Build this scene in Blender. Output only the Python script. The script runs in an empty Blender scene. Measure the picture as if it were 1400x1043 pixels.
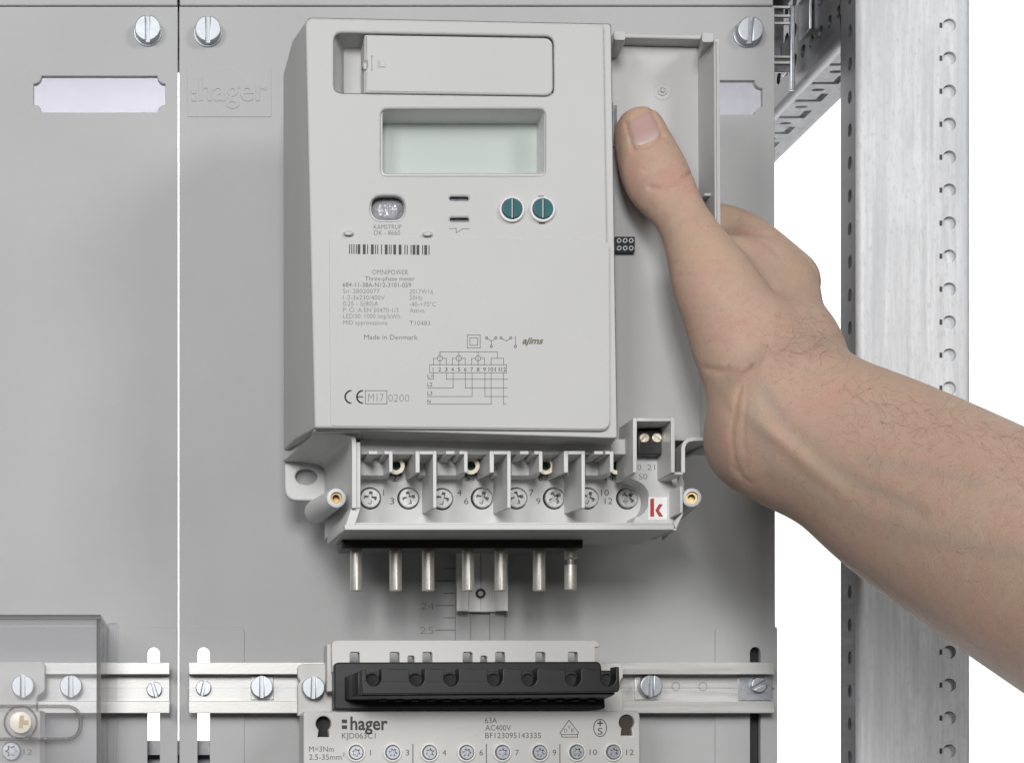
import bpy, bmesh, math, random
import numpy as np
from mathutils import Vector, Matrix
from mathutils.bvhtree import BVHTree
random.seed(7); np.random.seed(7)
S = bpy.context.scene
COL = S.collection

# ------------------------------------------------------------------ camera
D, F, VX, VY = 700.0, 2282.0, 250.0, 1010.0        # mm to the cover panels, focal length in photo pixels, foot of the optical axis
cd = bpy.data.cameras.new('camera'); cam = bpy.data.objects.new('camera', cd); COL.objects.link(cam)
cam.location = (0, -D*.001, 0); cam.rotation_euler = (math.pi/2, 0, 0)
cd.sensor_fit = 'HORIZONTAL'; cd.sensor_width = 36; cd.lens = F/1400*36
cd.shift_x = (700-VX)/1400; cd.shift_y = (VY-521.5)/1400
cd.clip_start = .01; cd.clip_end = 50
S.camera = cam

# ------------------------------------------------------------------ world and studio lamps
w = bpy.data.worlds.new('World'); S.world = w; w.use_nodes = True
wb = w.node_tree.nodes['Background']; wb.inputs[0].default_value = (.97, .98, 1, 1); wb.inputs[1].default_value = .07
def area(name, loc, target, size, power, color=(1, 1, 1), sy=None):
    l = bpy.data.lights.new(name, 'AREA'); l.energy = power; l.color = color; l.size = size
    if sy: l.shape = 'RECTANGLE'; l.size_y = sy
    o = bpy.data.objects.new(name, l); COL.objects.link(o); o.location = loc
    o.rotation_euler = (Vector(target)-Vector(loc)).to_track_quat('-Z', 'Y').to_euler()
    return o
area('key_softbox', (-.13, -1.57, .42), (.14, 0, .15), .34, 14.6, (1, .998, .993))
area('left_softbox', (-.70, -1.48, .56), (.14, 0, .15), .40, 8.6, (1, .997, .99))
area('right_softbox', (1.10, -1.42, .80), (.14, 0, .15), .45, 9.2, (1, .997, .99))
area('background_lamp', (.5, .9, 2.05), (.5, 2.1, 2.05), 2.0, 66).data.spread = math.radians(140)
area('background_lamp', (.5, .9, -1.15), (.5, 2.1, -1.15), 2.0, 66).data.spread = math.radians(140)
S.view_settings.view_transform = 'Standard'; S.view_settings.look = 'None'
S.view_settings.exposure = 0; S.view_settings.gamma = 1; S.view_settings.use_curve_mapping = False

# ------------------------------------------------------------------ materials
def _nt(name):
    m = bpy.data.materials.new(name); m.use_nodes = True
    nt = m.node_tree; b = nt.nodes['Principled BSDF']
    return m, nt, b
def _coord(nt, scale=(1, 1, 1)):
    t = nt.nodes.new('ShaderNodeTexCoord'); mp = nt.nodes.new('ShaderNodeMapping')
    g = nt.nodes.new('ShaderNodeNewGeometry')
    nt.links.new(g.outputs['Position'], mp.inputs[0]); mp.inputs['Scale'].default_value = scale
    return mp.outputs[0]
def _noise(nt, vec, scale, detail=3, rough=.5):
    n = nt.nodes.new('ShaderNodeTexNoise'); n.inputs['Scale'].default_value = scale
    n.inputs['Detail'].default_value = detail; n.inputs['Roughness'].default_value = rough
    nt.links.new(vec, n.inputs['Vector']); return n.outputs['Fac']
def _mix(nt, fac, a, b, typ='MIX'):
    n = nt.nodes.new('ShaderNodeMix'); n.data_type = 'RGBA'; n.blend_type = typ
    for k, v in ((6, a), (7, b)):
        if isinstance(v, tuple): n.inputs[k].default_value = v if len(v) == 4 else (*v, 1)
        else: nt.links.new(v, n.inputs[k])
    if isinstance(fac, float): n.inputs[0].default_value = fac
    else: nt.links.new(fac, n.inputs[0])
    return n.outputs[2]
def _ramp(nt, fac, a, b):
    n = nt.nodes.new('ShaderNodeMapRange'); n.inputs[1].default_value = a; n.inputs[2].default_value = b
    nt.links.new(fac, n.inputs[0]); return n.outputs[0]
def _bump(nt, b, h, strength, dist):
    n = nt.nodes.new('ShaderNodeBump'); n.inputs['Strength'].default_value = strength; n.inputs['Distance'].default_value = dist
    nt.links.new(h, n.inputs['Height']); nt.links.new(n.outputs[0], b.inputs['Normal']); return n
def plastic(name, col, rough=.5, grain=.25, gscale=2600, var=.04, spec=.4):
    m, nt, b = _nt(name); v = _coord(nt)
    big = _noise(nt, v, 14, 4); fine = _noise(nt, v, gscale, 2); mid = _noise(nt, v, 260, 5, .65)
    c0 = tuple(x*(1-var) for x in col); c1 = tuple(min(1, x*(1+var)) for x in col)
    c = _mix(nt, _ramp(nt, big, .3, .7), c0, c1)
    c = _mix(nt, _ramp(nt, mid, .62, .85), c, tuple(x*.93 for x in col))
    nt.links.new(c, b.inputs['Base Color'])
    r = nt.nodes.new('ShaderNodeMapRange'); r.inputs[3].default_value = rough-.06; r.inputs[4].default_value = rough+.08
    nt.links.new(mid, r.inputs[0]); nt.links.new(r.outputs[0], b.inputs['Roughness'])
    b.inputs['Specular IOR Level'].default_value = spec
    if grain: _bump(nt, b, fine, grain, .00008 if gscale > 1000 else .0012)
    return m
def metal(name, col, rough=.35, stretch=(1, 1, 1), scale=300, var=.2, metallic=1., bump=.15, spots=0.):
    m, nt, b = _nt(name); v = _coord(nt, stretch)
    n = _noise(nt, v, scale, 5, .6); n2 = _noise(nt, _coord(nt), 900, 3, .6)
    n3 = _noise(nt, _coord(nt), 30, 3, .5)
    c = _mix(nt, _ramp(nt, n, .3, .7), tuple(x*(1-var) for x in col), col)
    c = _mix(nt, _ramp(nt, n3, .35, .75), c, tuple(x*(1-var*.6) for x in col))
    if spots: c = _mix(nt, _ramp(nt, n2, .66, .76), c, tuple(x*(1-spots) for x in col))
    nt.links.new(c, b.inputs['Base Color']); b.inputs['Metallic'].default_value = metallic
    r = nt.nodes.new('ShaderNodeMapRange'); r.inputs[3].default_value = rough-.08; r.inputs[4].default_value = rough+.14
    nt.links.new(n, r.inputs[0]); nt.links.new(r.outputs[0], b.inputs['Roughness'])
    if bump: _bump(nt, b, n2, bump, .0001)
    return m
def flat(name, col, rough=.6, metallic=0.):
    m, nt, b = _nt(name); v = _coord(nt)
    c = _mix(nt, _noise(nt, v, 900, 3), tuple(x*.9 for x in col), tuple(min(1, x*1.1) for x in col))
    nt.links.new(c, b.inputs['Base Color']); b.inputs['Roughness'].default_value = rough; b.inputs['Metallic'].default_value = metallic
    return m
def clear(name, tint, gloss=.06, haze=.05, ior=1.3):
    m, nt, b = _nt(name); nt.nodes.remove(b); out = nt.nodes['Material Output']
    t = nt.nodes.new('ShaderNodeBsdfTransparent'); t.inputs[0].default_value = (*tint, 1)
    g = nt.nodes.new('ShaderNodeBsdfGlossy'); g.inputs['Roughness'].default_value = .03
    d = nt.nodes.new('ShaderNodeBsdfDiffuse'); d.inputs[0].default_value = (.8, .8, .82, 1)
    lw = nt.nodes.new('ShaderNodeFresnel'); lw.inputs[0].default_value = ior
    m1 = nt.nodes.new('ShaderNodeMixShader'); m1.inputs[0].default_value = haze
    nt.links.new(t.outputs[0], m1.inputs[1]); nt.links.new(d.outputs[0], m1.inputs[2])
    m2 = nt.nodes.new('ShaderNodeMixShader'); nt.links.new(lw.outputs[0], m2.inputs[0])
    nt.links.new(m1.outputs[0], m2.inputs[1]); nt.links.new(g.outputs[0], m2.inputs[2])
    nt.links.new(m2.outputs[0], out.inputs[0]); return m

M = {}
M['panel'] = plastic('grey_panel_plastic', (.427, .429, .43), .62, .6, 1900, .045, .2)
M['meter'] = plastic('light_grey_meter_plastic', (.485, .485, .48), .52, .45, 2200, .025, .3)
M['meter_base'] = plastic('grey_terminal_plastic', (.60, .60, .595), .42, .1, 3000, .02)
M['tray'] = plastic('pale_tray_plastic', (.46, .457, .453), .36, .08, 2500, .02)
M['carrier'] = plastic('beige_carrier_plastic', (.58, .568, .547), .42, .12, 2600, .03)
M['black'] = plastic('black_plastic', (.016, .016, .017), .42, .25, 2600, .15)
M['dark'] = flat('gap_shade_black', (.012, .012, .013), .7)  # near-black: the shade inside holes, wells and gaps put into the colour
def zinc_post():
    m, nt, b = _nt('galvanised_post_steel')
    a = _noise(nt, _coord(nt, (1, 1, .05)), 330, 6, .7); s1 = _noise(nt, _coord(nt, (1, 1, .5)), 45, 4, .6); s2 = _noise(nt, _coord(nt, (1, 1, .35)), 700, 4, .7)
    c = _mix(nt, _ramp(nt, a, .25, .75), (.44, .445, .455), (.74, .745, .76))
    c = _mix(nt, _ramp(nt, s1, .5, .9), c, (.80, .81, .825))
    c = _mix(nt, _ramp(nt, s2, .52, .75), c, (.46, .465, .48))
    s3 = _noise(nt, _coord(nt, (1, 1, .025)), 95, 5, .65); c = _mix(nt, _ramp(nt, s3, .5, .72), c, (.47, .48, .495))
    nt.links.new(c, b.inputs['Base Color']); b.inputs['Metallic'].default_value = .06; b.inputs['Specular IOR Level'].default_value = .3
    r = nt.nodes.new('ShaderNodeMapRange'); r.inputs[3].default_value = .38; r.inputs[4].default_value = .68
    nt.links.new(s1, r.inputs[0]); nt.links.new(r.outputs[0], b.inputs['Roughness']); _bump(nt, b, s2, .35, .00012)
    return m
M['post'] = zinc_post()
M['strut'] = flat('shade_black_steel', (.03, .03, .032), .5)  # near-black: shade of the slot gap, post notches and eyelet hole painted in
M['beam'] = metal('shaded_galvanised_steel', (.24, .24, .25), .34, (1, .08, 1), 300, .45, .8, .15, .3)  # darker copy of the galvanised steel, shade of its faces put into the colour
M['rail'] = metal('zinc_rail_steel', (.62, .615, .60), .40, (.06, 1, 1), 420, .3, .5, .35, .35)
M['vrail'] = metal('aluminium_slider', (.93, .92, .91), .36, (1, 1, .05), 420, .16, .3, .1, .1)
M['zinc'] = metal('blue_zinc_screw', (.50, .525, .56), .42, (1, 1, 1), 700, .3, .95, .2, .25)
M['zincdark'] = metal('screw_side', (.42, .44, .46), .4, (1, 1, 1), 700, .3, .9, .2)
M['steel'] = metal('terminal_screw_steel', (.58, .58, .57), .45, (1, 1, 1), 600, .35, .55, .4, .4)
M['pin'] = metal('nickel_pin', (.80, .77, .70), .42, (1, 1, 1), 900, .25, .7, .4, .2)
M['brass'] = metal('brass', (.50, .37, .19), .45, (1, 1, 1), 700, .2, 1, .2)
M['ring'] = metal('pale_brass_ring', (.85, .76, .62), .35, (1, 1, 1), 700, .2, .7, .2)
M['pcb'] = flat('green_board', (.03, .10, .06), .4)
M['ink'] = flat('dark_print_ink', (.055, .055, .055), .7)
M['inkgrey'] = flat('grey_laser_print', (.125, .125, .122), .7)
M['inkfaint'] = flat('faint_laser_print', (.20, .20, .197), .7)
M['inkolive'] = flat('olive_print', (.13, .12, .075), .6)
M['green'] = plastic('teal_button_plastic', (.018, .105, .115), .32, .1, 2500, .1)
M['white'] = plastic('white_plastic', (.74, .73, .71), .4, .1, 2500, .02)
M['red'] = flat('red_print', (.42, .028, .022), .5)
M['sticker'] = flat('white_sticker', (.82, .82, .82), .4)
M['brown'] = flat('gap_shade_brown', (.055, .042, .03), .7)  # brown-black: the shade inside a keyhole put into the colour
M['lens'] = plastic('smoky_lens', (.33, .325, .355), .12, 1., 330, .35, .6)
M['led'] = metal('led_slit', (.26, .25, .28), .3, (1, 1, 1), 500, .5, .6, .2)
M['cover'] = clear('clear_cover_plastic', (.985, .985, .99), .06, .12)
M['coverside'] = clear('clear_cover_wall', (.985, .985, .99), .06, .0, 1.03)
M['coveredge'] = clear('clear_cover_edge', (.70, .69, .68), .06, .12)
M['knob'] = plastic('cream_knob_plastic', (.72, .68, .60), .35, .1, 2500, .03)
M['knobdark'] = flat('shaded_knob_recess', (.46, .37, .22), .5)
M['paper'] = flat('white_backdrop_paper', (.88, .88, .88), .9)
M['mark'] = plastic('moulded_mark', (.40, .40, .39), .55, .2, 2200, .03)

def lcd_mat():
    m, nt, b = _nt('lcd_glass'); v = _coord(nt)
    c = _mix(nt, _ramp(nt, _noise(nt, v, 18, 2), .35, .65), (.45, .495, .462), (.48, .525, .492))
    nt.links.new(c, b.inputs['Base Color']); b.inputs['Roughness'].default_value = .16; b.inputs['Specular IOR Level'].default_value = .35
    return m
M['lcd'] = lcd_mat()
def pane_mat():  # pane added to make the open label windows look pale
    m, nt, b = _nt('added_frosted_pane'); nt.nodes.remove(b); out = nt.nodes['Material Output']
    t = nt.nodes.new('ShaderNodeBsdfTransparent'); v = _coord(nt, (1, 1, .12))
    c = _mix(nt, _ramp(nt, _noise(nt, v, 90, 3), .3, .75), (.80, .79, .835), (.775, .765, .81)); nt.links.new(c, t.inputs[0])
    d = nt.nodes.new('ShaderNodeBsdfTranslucent'); d.inputs[0].default_value = (.80, .80, .83, 1)
    mx = nt.nodes.new('ShaderNodeMixShader'); mx.inputs[0].default_value = .55
    nt.links.new(t.outputs[0], mx.inputs[1]); nt.links.new(d.outputs[0], mx.inputs[2]); nt.links.new(mx.outputs[0], out.inputs[0])
    return m
M['pane'] = pane_mat()
def skin_mat():
    m, nt, b = _nt('skin'); v = _coord(nt)
    n1 = _noise(nt, v, 38, 4, .55); n2 = _noise(nt, v, 210, 4, .6); n3 = _noise(nt, v, 1500, 3, .6)
    c = _mix(nt, _ramp(nt, n1, .32, .68), (.485, .35, .262), (.515, .345, .265))
    c = _mix(nt, _ramp(nt, n2, .4, .8), c, (.45, .31, .232))
    n4 = _noise(nt, v, 75, 5, .65); n5 = _noise(nt, v, 520, 3, .6)
    c = _mix(nt, _ramp(nt, n4, .45, .85), c, (.51, .30, .235))
    c = _mix(nt, _ramp(nt, n5, .58, .85), c, (.36, .24, .18))
    a = nt.nodes.new('ShaderNodeAttribute'); a.attribute_name = 'tint'
    sep = nt.nodes.new('ShaderNodeSeparateColor'); nt.links.new(a.outputs['Color'], sep.inputs[0])
    c = _mix(nt, sep.outputs[0], c, (.475, .255, .205))          # redder knuckles and pressure marks
    c = _mix(nt, sep.outputs[1], c, (.335, .28, .235))          # veins
    c = _mix(nt, sep.outputs[2], c, (.50, .355, .235))           # pale, yellowish patches
    nt.links.new(c, b.inputs['Base Color'])
    b.inputs['Roughness'].default_value = .52; b.inputs['Specular IOR Level'].default_value = .38
    b.inputs['Subsurface Weight'].default_value = .14; b.inputs['Subsurface Radius'].default_value = (1, .4, .25); b.inputs['Subsurface Scale'].default_value = .003
    vo = nt.nodes.new('ShaderNodeTexVoronoi'); vo.inputs['Scale'].default_value = 1150; vo.feature = 'DISTANCE_TO_EDGE'
    st = _coord(nt, (1, 1, 1.5)); nt.links.new(st, vo.inputs['Vector'])
    mlt = nt.nodes.new('ShaderNodeMath'); mlt.operation = 'ADD'
    nt.links.new(_ramp(nt, vo.outputs['Distance'], 0, .12), mlt.inputs[0]); nt.links.new(n3, mlt.inputs[1])
    fine = nt.nodes.new('ShaderNodeMath'); fine.operation = 'MULTIPLY_ADD'; fine.inputs[1].default_value = .35
    nt.links.new(mlt.outputs[0], fine.inputs[0]); nt.links.new(n2, fine.inputs[2])
    _bump(nt, b, fine.outputs[0], .7, .0004)
    return m
M['skin'] = skin_mat()
def nail_mat():
    m, nt, b = _nt('nail'); v = _coord(nt)
    a = nt.nodes.new('ShaderNodeAttribute'); a.attribute_name = 'tint'
    sep = nt.nodes.new('ShaderNodeSeparateColor'); nt.links.new(a.outputs['Color'], sep.inputs[0])
    c = _mix(nt, _noise(nt, v, 200, 3), (.455, .305, .275), (.43, .275, .25)); c = _mix(nt, sep.outputs[0], c, (.52, .42, .39))
    nt.links.new(c, b.inputs['Base Color']); b.inputs['Roughness'].default_value = .3; b.inputs['Subsurface Weight'].default_value = .15
    b.inputs['Subsurface Radius'].default_value = (1, .4, .25); b.inputs['Subsurface Scale'].default_value = .002
    return m
M['nail'] = nail_mat()
M['hair'] = flat('arm_hair', (.11, .075, .052), .5)

# ------------------------------------------------------------------ helpers: everything is laid out in millimetres (x right, z up, y = -height off the panels)
def P(px, py, h): k = (D-h)/F; return Vector(((px-VX)*k, -h, (VY-py)*k))
def mmpp(h): return (D-h)/F
ORG = {}
def thing(name, label, cat, base, group=None, kind=None):
    o = bpy.data.objects.new(name, None); COL.objects.link(o); o.empty_display_size = .01
    o.location = base*.001; ORG[o.name] = Vector(base)
    if label: o['label'] = label
    if cat: o['category'] = cat
    if group: o['group'] = group
    if kind: o['kind'] = kind
    return o
def org_of(p): return ORG[p.name]
def finish(me, mat, smooth=35):
    if mat is not None and not me.materials: me.materials.append(M[mat])
    if smooth is not None:
        me.shade_smooth(); me.set_sharp_from_angle(angle=math.radians(smooth))
        for p in me.polygons:
            if max(abs(c) for c in p.normal) > .99995: p.use_smooth = False
def link(name, me, parent=None, loc=(0, 0, 0)):
    o = bpy.data.objects.new(name, me); COL.objects.link(o); o.location = Vector(loc)*.001
    if parent is not None:
        o.parent = parent; ORG[o.name] = org_of(parent)+Vector(loc)
    else: ORG[o.name] = Vector(loc)
    return o
def make(name, verts, faces, mat, parent, bevel=0, seg=2, smooth=35, base=None, solid=0):
    """verts in absolute mm"""
    og = org_of(parent) if parent is not None else Vector(base if base is not None else (0, 0, 0))
    me = bpy.data.meshes.new(name)
    me.from_pydata([tuple((Vector(v)-og)*.001) for v in verts], [], faces)
    bm = bmesh.new(); bm.from_mesh(me)
    bmesh.ops.remove_doubles(bm, verts=bm.verts, dist=1e-6)
    bmesh.ops.recalc_face_normals(bm, faces=bm.faces)
    if solid: bmesh.ops.solidify(bm, geom=bm.faces[:], thickness=solid*.001)
    if bevel:
        ed = [e for e in bm.edges if len(e.link_faces) == 2 and e.calc_face_angle(0) > math.radians(30)]
        bmesh.ops.bevel(bm, geom=ed, offset=bevel*.001, segments=seg, profile=.5, affect='EDGES', clamp_overlap=True)
    bm.to_mesh(me); bm.free(); finish(me, mat, smooth)
    return link(name, me, parent, (0, 0, 0) if parent is not None else og)
def boxv(a, b):
    (x0, y0, z0), (x1, y1, z1) = a, b
    v = [(x0, y0, z0), (x1, y0, z0), (x1, y1, z0), (x0, y1, z0), (x0, y0, z1), (x1, y0, z1), (x1, y1, z1), (x0, y1, z1)]
    f = [(0, 1, 2, 3), (4, 7, 6, 5), (0, 4, 5, 1), (1, 5, 6, 2), (2, 6, 7, 3), (3, 7, 4, 0)]
    return v, f
def box(name, x0, y0, x1, y1, h0, h1, mat, parent, bevel=.3, **kw):
    a, b = P(x0, y1, h1), P(x1, y0, h1)
    v, f = boxv((a.x, -h1, a.z), (b.x, -h0, b.z))
    return make(name, v, f, mat, parent, bevel, **kw)
def loftv(rings, cap0=True, cap1=True, close=True):
    n = len(rings[0]); v = [p for r in rings for p in r]; f = []
    for i in range(len(rings)-1):
        for j in range(n if close else n-1):
            k = (j+1) % n; f.append((i*n+j, i*n+k, (i+1)*n+k, (i+1)*n+j))
    if cap0: f.append(tuple(range(n)))
    if cap1: f.append(tuple((len(rings)-1)*n+j for j in range(n)))
    return v, f
def rr(c, r, k=5):
    """rounded polygon of pixel corners"""
    out = []; n = len(c); rs = r if isinstance(r, (list, tuple)) else [r]*n
    for i in range(n):
        p = Vector(c[i]); a = (Vector(c[i-1])-p); b = (Vector(c[(i+1) % n])-p)
        rad = min(rs[i], a.length*.49, b.length*.49)
        if rad <= 0: out.append(tuple(p)); continue
        p0 = p+a.normalized()*rad; p1 = p+b.normalized()*rad
        for t in range(k+1):
            s = t/k; q = p0*(1-s)**2+p*2*s*(1-s)+p1*s*s; out.append(tuple(q))
    return out
def rect(x0, y0, x1, y1, r=0, k=5): return rr([(x0, y0), (x1, y0), (x1, y1), (x0, y1)], r, k)
def circ(x, y, r, n=28, ry=None): return [(x+r*math.cos(2*math.pi*i/n), y+(ry or r)*math.sin(2*math.pi*i/n)) for i in range(n)]
def stadium(x0, y0, x1, y1, n=10):
    w_, h_ = x1-x0, y1-y0
    return rect(x0, y0, x1, y1, min(w_, h_)*.499, n)
def curve_mesh(name, outs, t, bevel=0, res=2):
    """2D outlines (mm), filled with holes, thickness t, front at z=0"""
    cu = bpy.data.curves.new(name, 'CURVE'); cu.dimensions = '2D'; cu.fill_mode = 'BOTH'
    for o in outs:
        s = cu.splines.new('POLY'); s.points.add(len(o)-1)
        for q, (x, y) in zip(s.points, o): q.co = (x, y, 0, 1)
        s.use_cyclic_u = True
    if t > 0: cu.extrude = max(t/2-bevel, 1e-4)
    cu.bevel_depth = bevel; cu.bevel_resolution = res
    if bevel: cu.offset = -bevel
    ob = bpy.data.objects.new('tmp', cu); COL.objects.link(ob)
    me = bpy.data.meshes.new_from_object(ob, depsgraph=None)
    bpy.data.objects.remove(ob); bpy.data.curves.remove(cu)
    return me
def plate(name, outs, h0, h1, mat, parent, bevel=0, base=None, smooth=35):
    """outs: pixel outlines measured on the front face (height h1)"""
    og = org_of(parent) if parent is not None else Vector(base)
    t = h1-h0
    o2 = [[(P(x, y, h1).x, P(x, y, h1).z) for x, y in o] for o in outs]
    me = curve_mesh(name, o2, t, bevel)
    for v in me.vertices:
        x, y, z = v.co; v.co = Vector((x-og.x, -(h1-t/2+z)-og.y, y-og.z))*.001
    fix_normals(me); finish(me, mat, smooth)
    return link(name, me, parent, (0, 0, 0) if parent is not None else og)
def fix_normals(me):
    bm = bmesh.new(); bm.from_mesh(me); bmesh.ops.remove_doubles(bm, verts=bm.verts, dist=1e-7)
    bmesh.ops.recalc_face_normals(bm, faces=bm.faces); bm.to_mesh(me); bm.free()
def tube(name, p0, p1, r0, r1, mat, parent, n=32, caps=True, bevel=0, smooth=35, hole=None, holedepth=None):
    p0, p1 = Vector(p0), Vector(p1); ax = (p1-p0).normalized()
    u = ax.orthogonal().normalized(); v_ = ax.cross(u)
    def ring(c, r): return [c+u*r*math.cos(2*math.pi*i/n)+v_*r*math.sin(2*math.pi*i/n) for i in range(n)]
    rings = [ring(p0, r0)]
    if bevel: rings += [ring(p1-ax*bevel, r1), ring(p1-ax*bevel*.3, r1-bevel*.3), ring(p1, r1-bevel)]
    else: rings += [ring(p1, r1)]
    if hole: rings += [ring(p1, hole), ring(p1-ax*holedepth, hole)]
    v, f = loftv(rings, caps, True); return make(name, v, f, mat, parent, 0, smooth=smooth)
def proto(name, parts, mat):
    """mesh from (verts, faces, bevel) pieces given in mm around the origin"""
    bm = bmesh.new()
    for v, f, bv in parts:
        b2 = bmesh.new(); vs = [b2.verts.new(Vector(p)*.001) for p in v]
        for q in f: b2.faces.new([vs[i] for i in q])
        bmesh.ops.recalc_face_normals(b2, faces=b2.faces)
        if bv:
            ed = [e for e in b2.edges if len(e.link_faces) == 2 and e.calc_face_angle(0) > math.radians(40)]
            bmesh.ops.bevel(b2, geom=ed, offset=bv*.001, segments=2, profile=.5, affect='EDGES', clamp_overlap=True)
        t = bpy.data.meshes.new('t'); b2.to_mesh(t); b2.free(); bm.from_mesh(t); bpy.data.meshes.remove(t)
    me = bpy.data.meshes.new(name); bm.to_mesh(me); bm.free(); finish(me, mat, 35); return me
def put(name, me, parent, px, py, h, rot=0, sc=1):
    o = link(name, me, parent, P(px, py, h)-org_of(parent)); o.rotation_euler = (0, rot, 0); o.scale = (sc, sc, sc); return o
# lettering
_cap = {}
def font_mesh(s, offset=0, shear=0, extrude=0, spacing=1):
    cu = bpy.data.curves.new('t', 'FONT'); cu.body = s; cu.size = 1; cu.offset = offset; cu.shear = shear; cu.extrude = extrude
    cu.space_character = spacing; cu.resolution_u = 3
    ob = bpy.data.objects.new('tmp', cu); COL.objects.link(ob)
    me = bpy.data.meshes.new_from_object(ob); bpy.data.objects.remove(ob); bpy.data.curves.remove(cu); return me
_H = font_mesh('H'); CAP = max(v.co.y for v in _H.vertices)
def text(s, x0, yb, x1, cap, h, mat, parent, offset=-.006, shear=0, rot=0, extrude=0, name='lettering', spacing=1):
    """x0..x1 width and cap height in pixels, yb the baseline"""
    me = font_mesh(s, offset, shear, 0, spacing); og = org_of(parent)
    xs = [v.co.x for v in me.vertices]; mn, mx = min(xs), max(xs); k = mmpp(h)
    o0 = P(x0, yb, h); sy = cap*k/CAP; sx = sy if x1 is None else (x1-x0)*k/(mx-mn); c, sn = math.cos(rot), math.sin(rot)
    for v in me.vertices:
        a, b = (v.co.x-mn)*sx, v.co.y*sy
        v.co = (Vector((o0.x+a*c+b*sn, -h, o0.z-a*sn+b*c))-og)*.001
    if extrude:
        bm = bmesh.new(); bm.from_mesh(me); r = bmesh.ops.extrude_face_region(bm, geom=bm.faces[:])
        for g in r['geom']:
            if isinstance(g, bmesh.types.BMVert): g.co.y -= extrude*.001
        bmesh.ops.recalc_face_normals(bm, faces=bm.faces); bm.to_mesh(me); bm.free()
    finish(me, mat, None if not extrude else 30); return link(name, me, parent)
def strokes(name, lines, wpx, h, mat, parent, t=0):
    """flat printed lines, pixel polylines, as thin quads"""
    v, f = [], []; k = mmpp(h)
    for ln in lines:
        for (xa, ya), (xb, yb) in zip(ln[:-1], ln[1:]):
            a, b = P(xa, ya, h), P(xb, yb, h); d = (b-a).normalized(); n = Vector((-d.z, 0, d.x))*wpx*k/2; e = d*wpx*k*.4
            i = len(v); v += [a-e-n, b+e-n, b+e+n, a-e+n]; f.append((i, i+1, i+2, i+3))
    og = org_of(parent); me = bpy.data.meshes.new(name); me.from_pydata([tuple((Vector(p)-og)*.001) for p in v], [], f)
    finish(me, mat, None); return link(name, me, parent)
def ringline(x, y, r, n=14, ry=None):
    c = circ(x, y, r, n, ry); return c+[c[0]]
# screw prototypes, head axis towards the camera (-y), seated at y = 0
def cyl(r, y0, y1, n=32, r1=None):
    r1 = r if r1 is None else r1
    a = [(r*math.cos(2*math.pi*i/n), y0, r*math.sin(2*math.pi*i/n)) for i in range(n)]
    b = [(r1*math.cos(2*math.pi*i/n), y1, r1*math.sin(2*math.pi*i/n)) for i in range(n)]
    return loftv([a, b])
def halfdisc(r, slot, y0, y1, sgn, n=16):
    a0 = math.asin(slot/r); pts = []
    for i in range(n+1):
        a = -math.pi/2+a0+(math.pi-2*a0)*i/n; pts.append((sgn*r*math.cos(a), r*math.sin(a)))
    a = [(x, y0, z) for x, z in pts]; b = [(x, y1, z) for x, z in pts]
    return loftv([a, b])
def slotted(name, r, hgt, slot, depth, mat='zinc', flange=None):
    parts = []
    if flange: parts.append((*cyl(flange, 0, -.8), .2))
    parts.append((*cyl(r, 0, -(hgt-depth)), 0))
    for s in (-1, 1): parts.append((*halfdisc(r, slot, -(hgt-depth), -hgt, s), .35))
    return proto(name, parts, mat)
def star(r0, r1, n, y, k=6):
    return [((r0 if i % 2 else r1)*math.cos(math.pi*i/n), y, (r0 if i % 2 else r1)*math.sin(math.pi*i/n)) for i in range(2*n)]
def recessed_head(name, r, hgt, kind, depth, mat):
    """round head with a star or cross recess"""
    n = 48
    outer0 = [(r*math.cos(2*math.pi*i/n), 0, r*math.sin(2*math.pi*i/n)) for i in range(n)]
    outer1 = [(x, -(hgt-.45), z) for x, _, z in outer0]; outer2 = [(x*.9, -hgt, z*.9) for x, _, z in outer0]
    def rad(a):
        if kind == 'torx': return r*(.50+.12*math.cos(6*a))
        c = max(abs(math.cos(a)), abs(math.sin(a))); s = min(abs(math.cos(a)), abs(math.sin(a)))
        return min(r*.62/c, r*.17/max(s, 1e-3)) if s > .2 else r*.62/c
    inner = [(rad(2*math.pi*i/n)*math.cos(2*math.pi*i/n), -hgt, rad(2*math.pi*i/n)*math.sin(2*math.pi*i/n)) for i in range(n)]
    low = [(x*.72, -(hgt-depth), z*.72) for x, _, z in inner]
    v, f = loftv([outer0, outer1, outer2, inner, low], True, True)
    return proto(name, [(v, f, 0)], mat)

# ------------------------------------------------------------------ background
make('background', [(-6000, 2100, -4500), (6500, 2100, -4500), (6500, 2100, 5000), (-6000, 2100, 5000)], [(0, 1, 2, 3)], 'paper', None, base=(150, 2100, 150))['kind'] = 'structure'

# ------------------------------------------------------------------ cover panels
top_screw = slotted('screw', 5.3, 5.2, .85, 2.0, 'zinc', 5.9)
def label_hole(x0, y0, x1, y1, c=11):
    out = []
    for (cx, cy, a0) in ((x0, y0, 90), (x1, y0, 180), (x1, y1, 270), (x0, y1, 0)):
        arc = [(cx+c*math.cos(math.radians(a0-90*t/5)), cy+c*math.sin(math.radians(a0-90*t/5))) for t in range(6)]
        out += arc
    return out
def slot_hole(x0, x1, y0, y1): return [(x1, y1), (x0, y1)]+[((x0+x1)/2-(x1-x0)/2*math.cos(math.pi*t/10), y0+(x1-x0)/2-(x1-x0)/2*math.sin(math.pi*t/10)) for t in range(11)]
pl = thing('cover_panel', 'left grey plastic cover panel with an open label window and one screw', 'panel', P(90, 1100, 0), 'cabinet cover panels')
lh = label_hole(46, 104, 226, 154)
sl = slot_hole(201.5, 218.5, 884, 1160)
plate('sheet', [[(-260, 9.5), (243.0, 9.5), (243.0, 1200), (-260, 1200)], lh, sl], -3, 0, 'panel', pl, .35)
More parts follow.
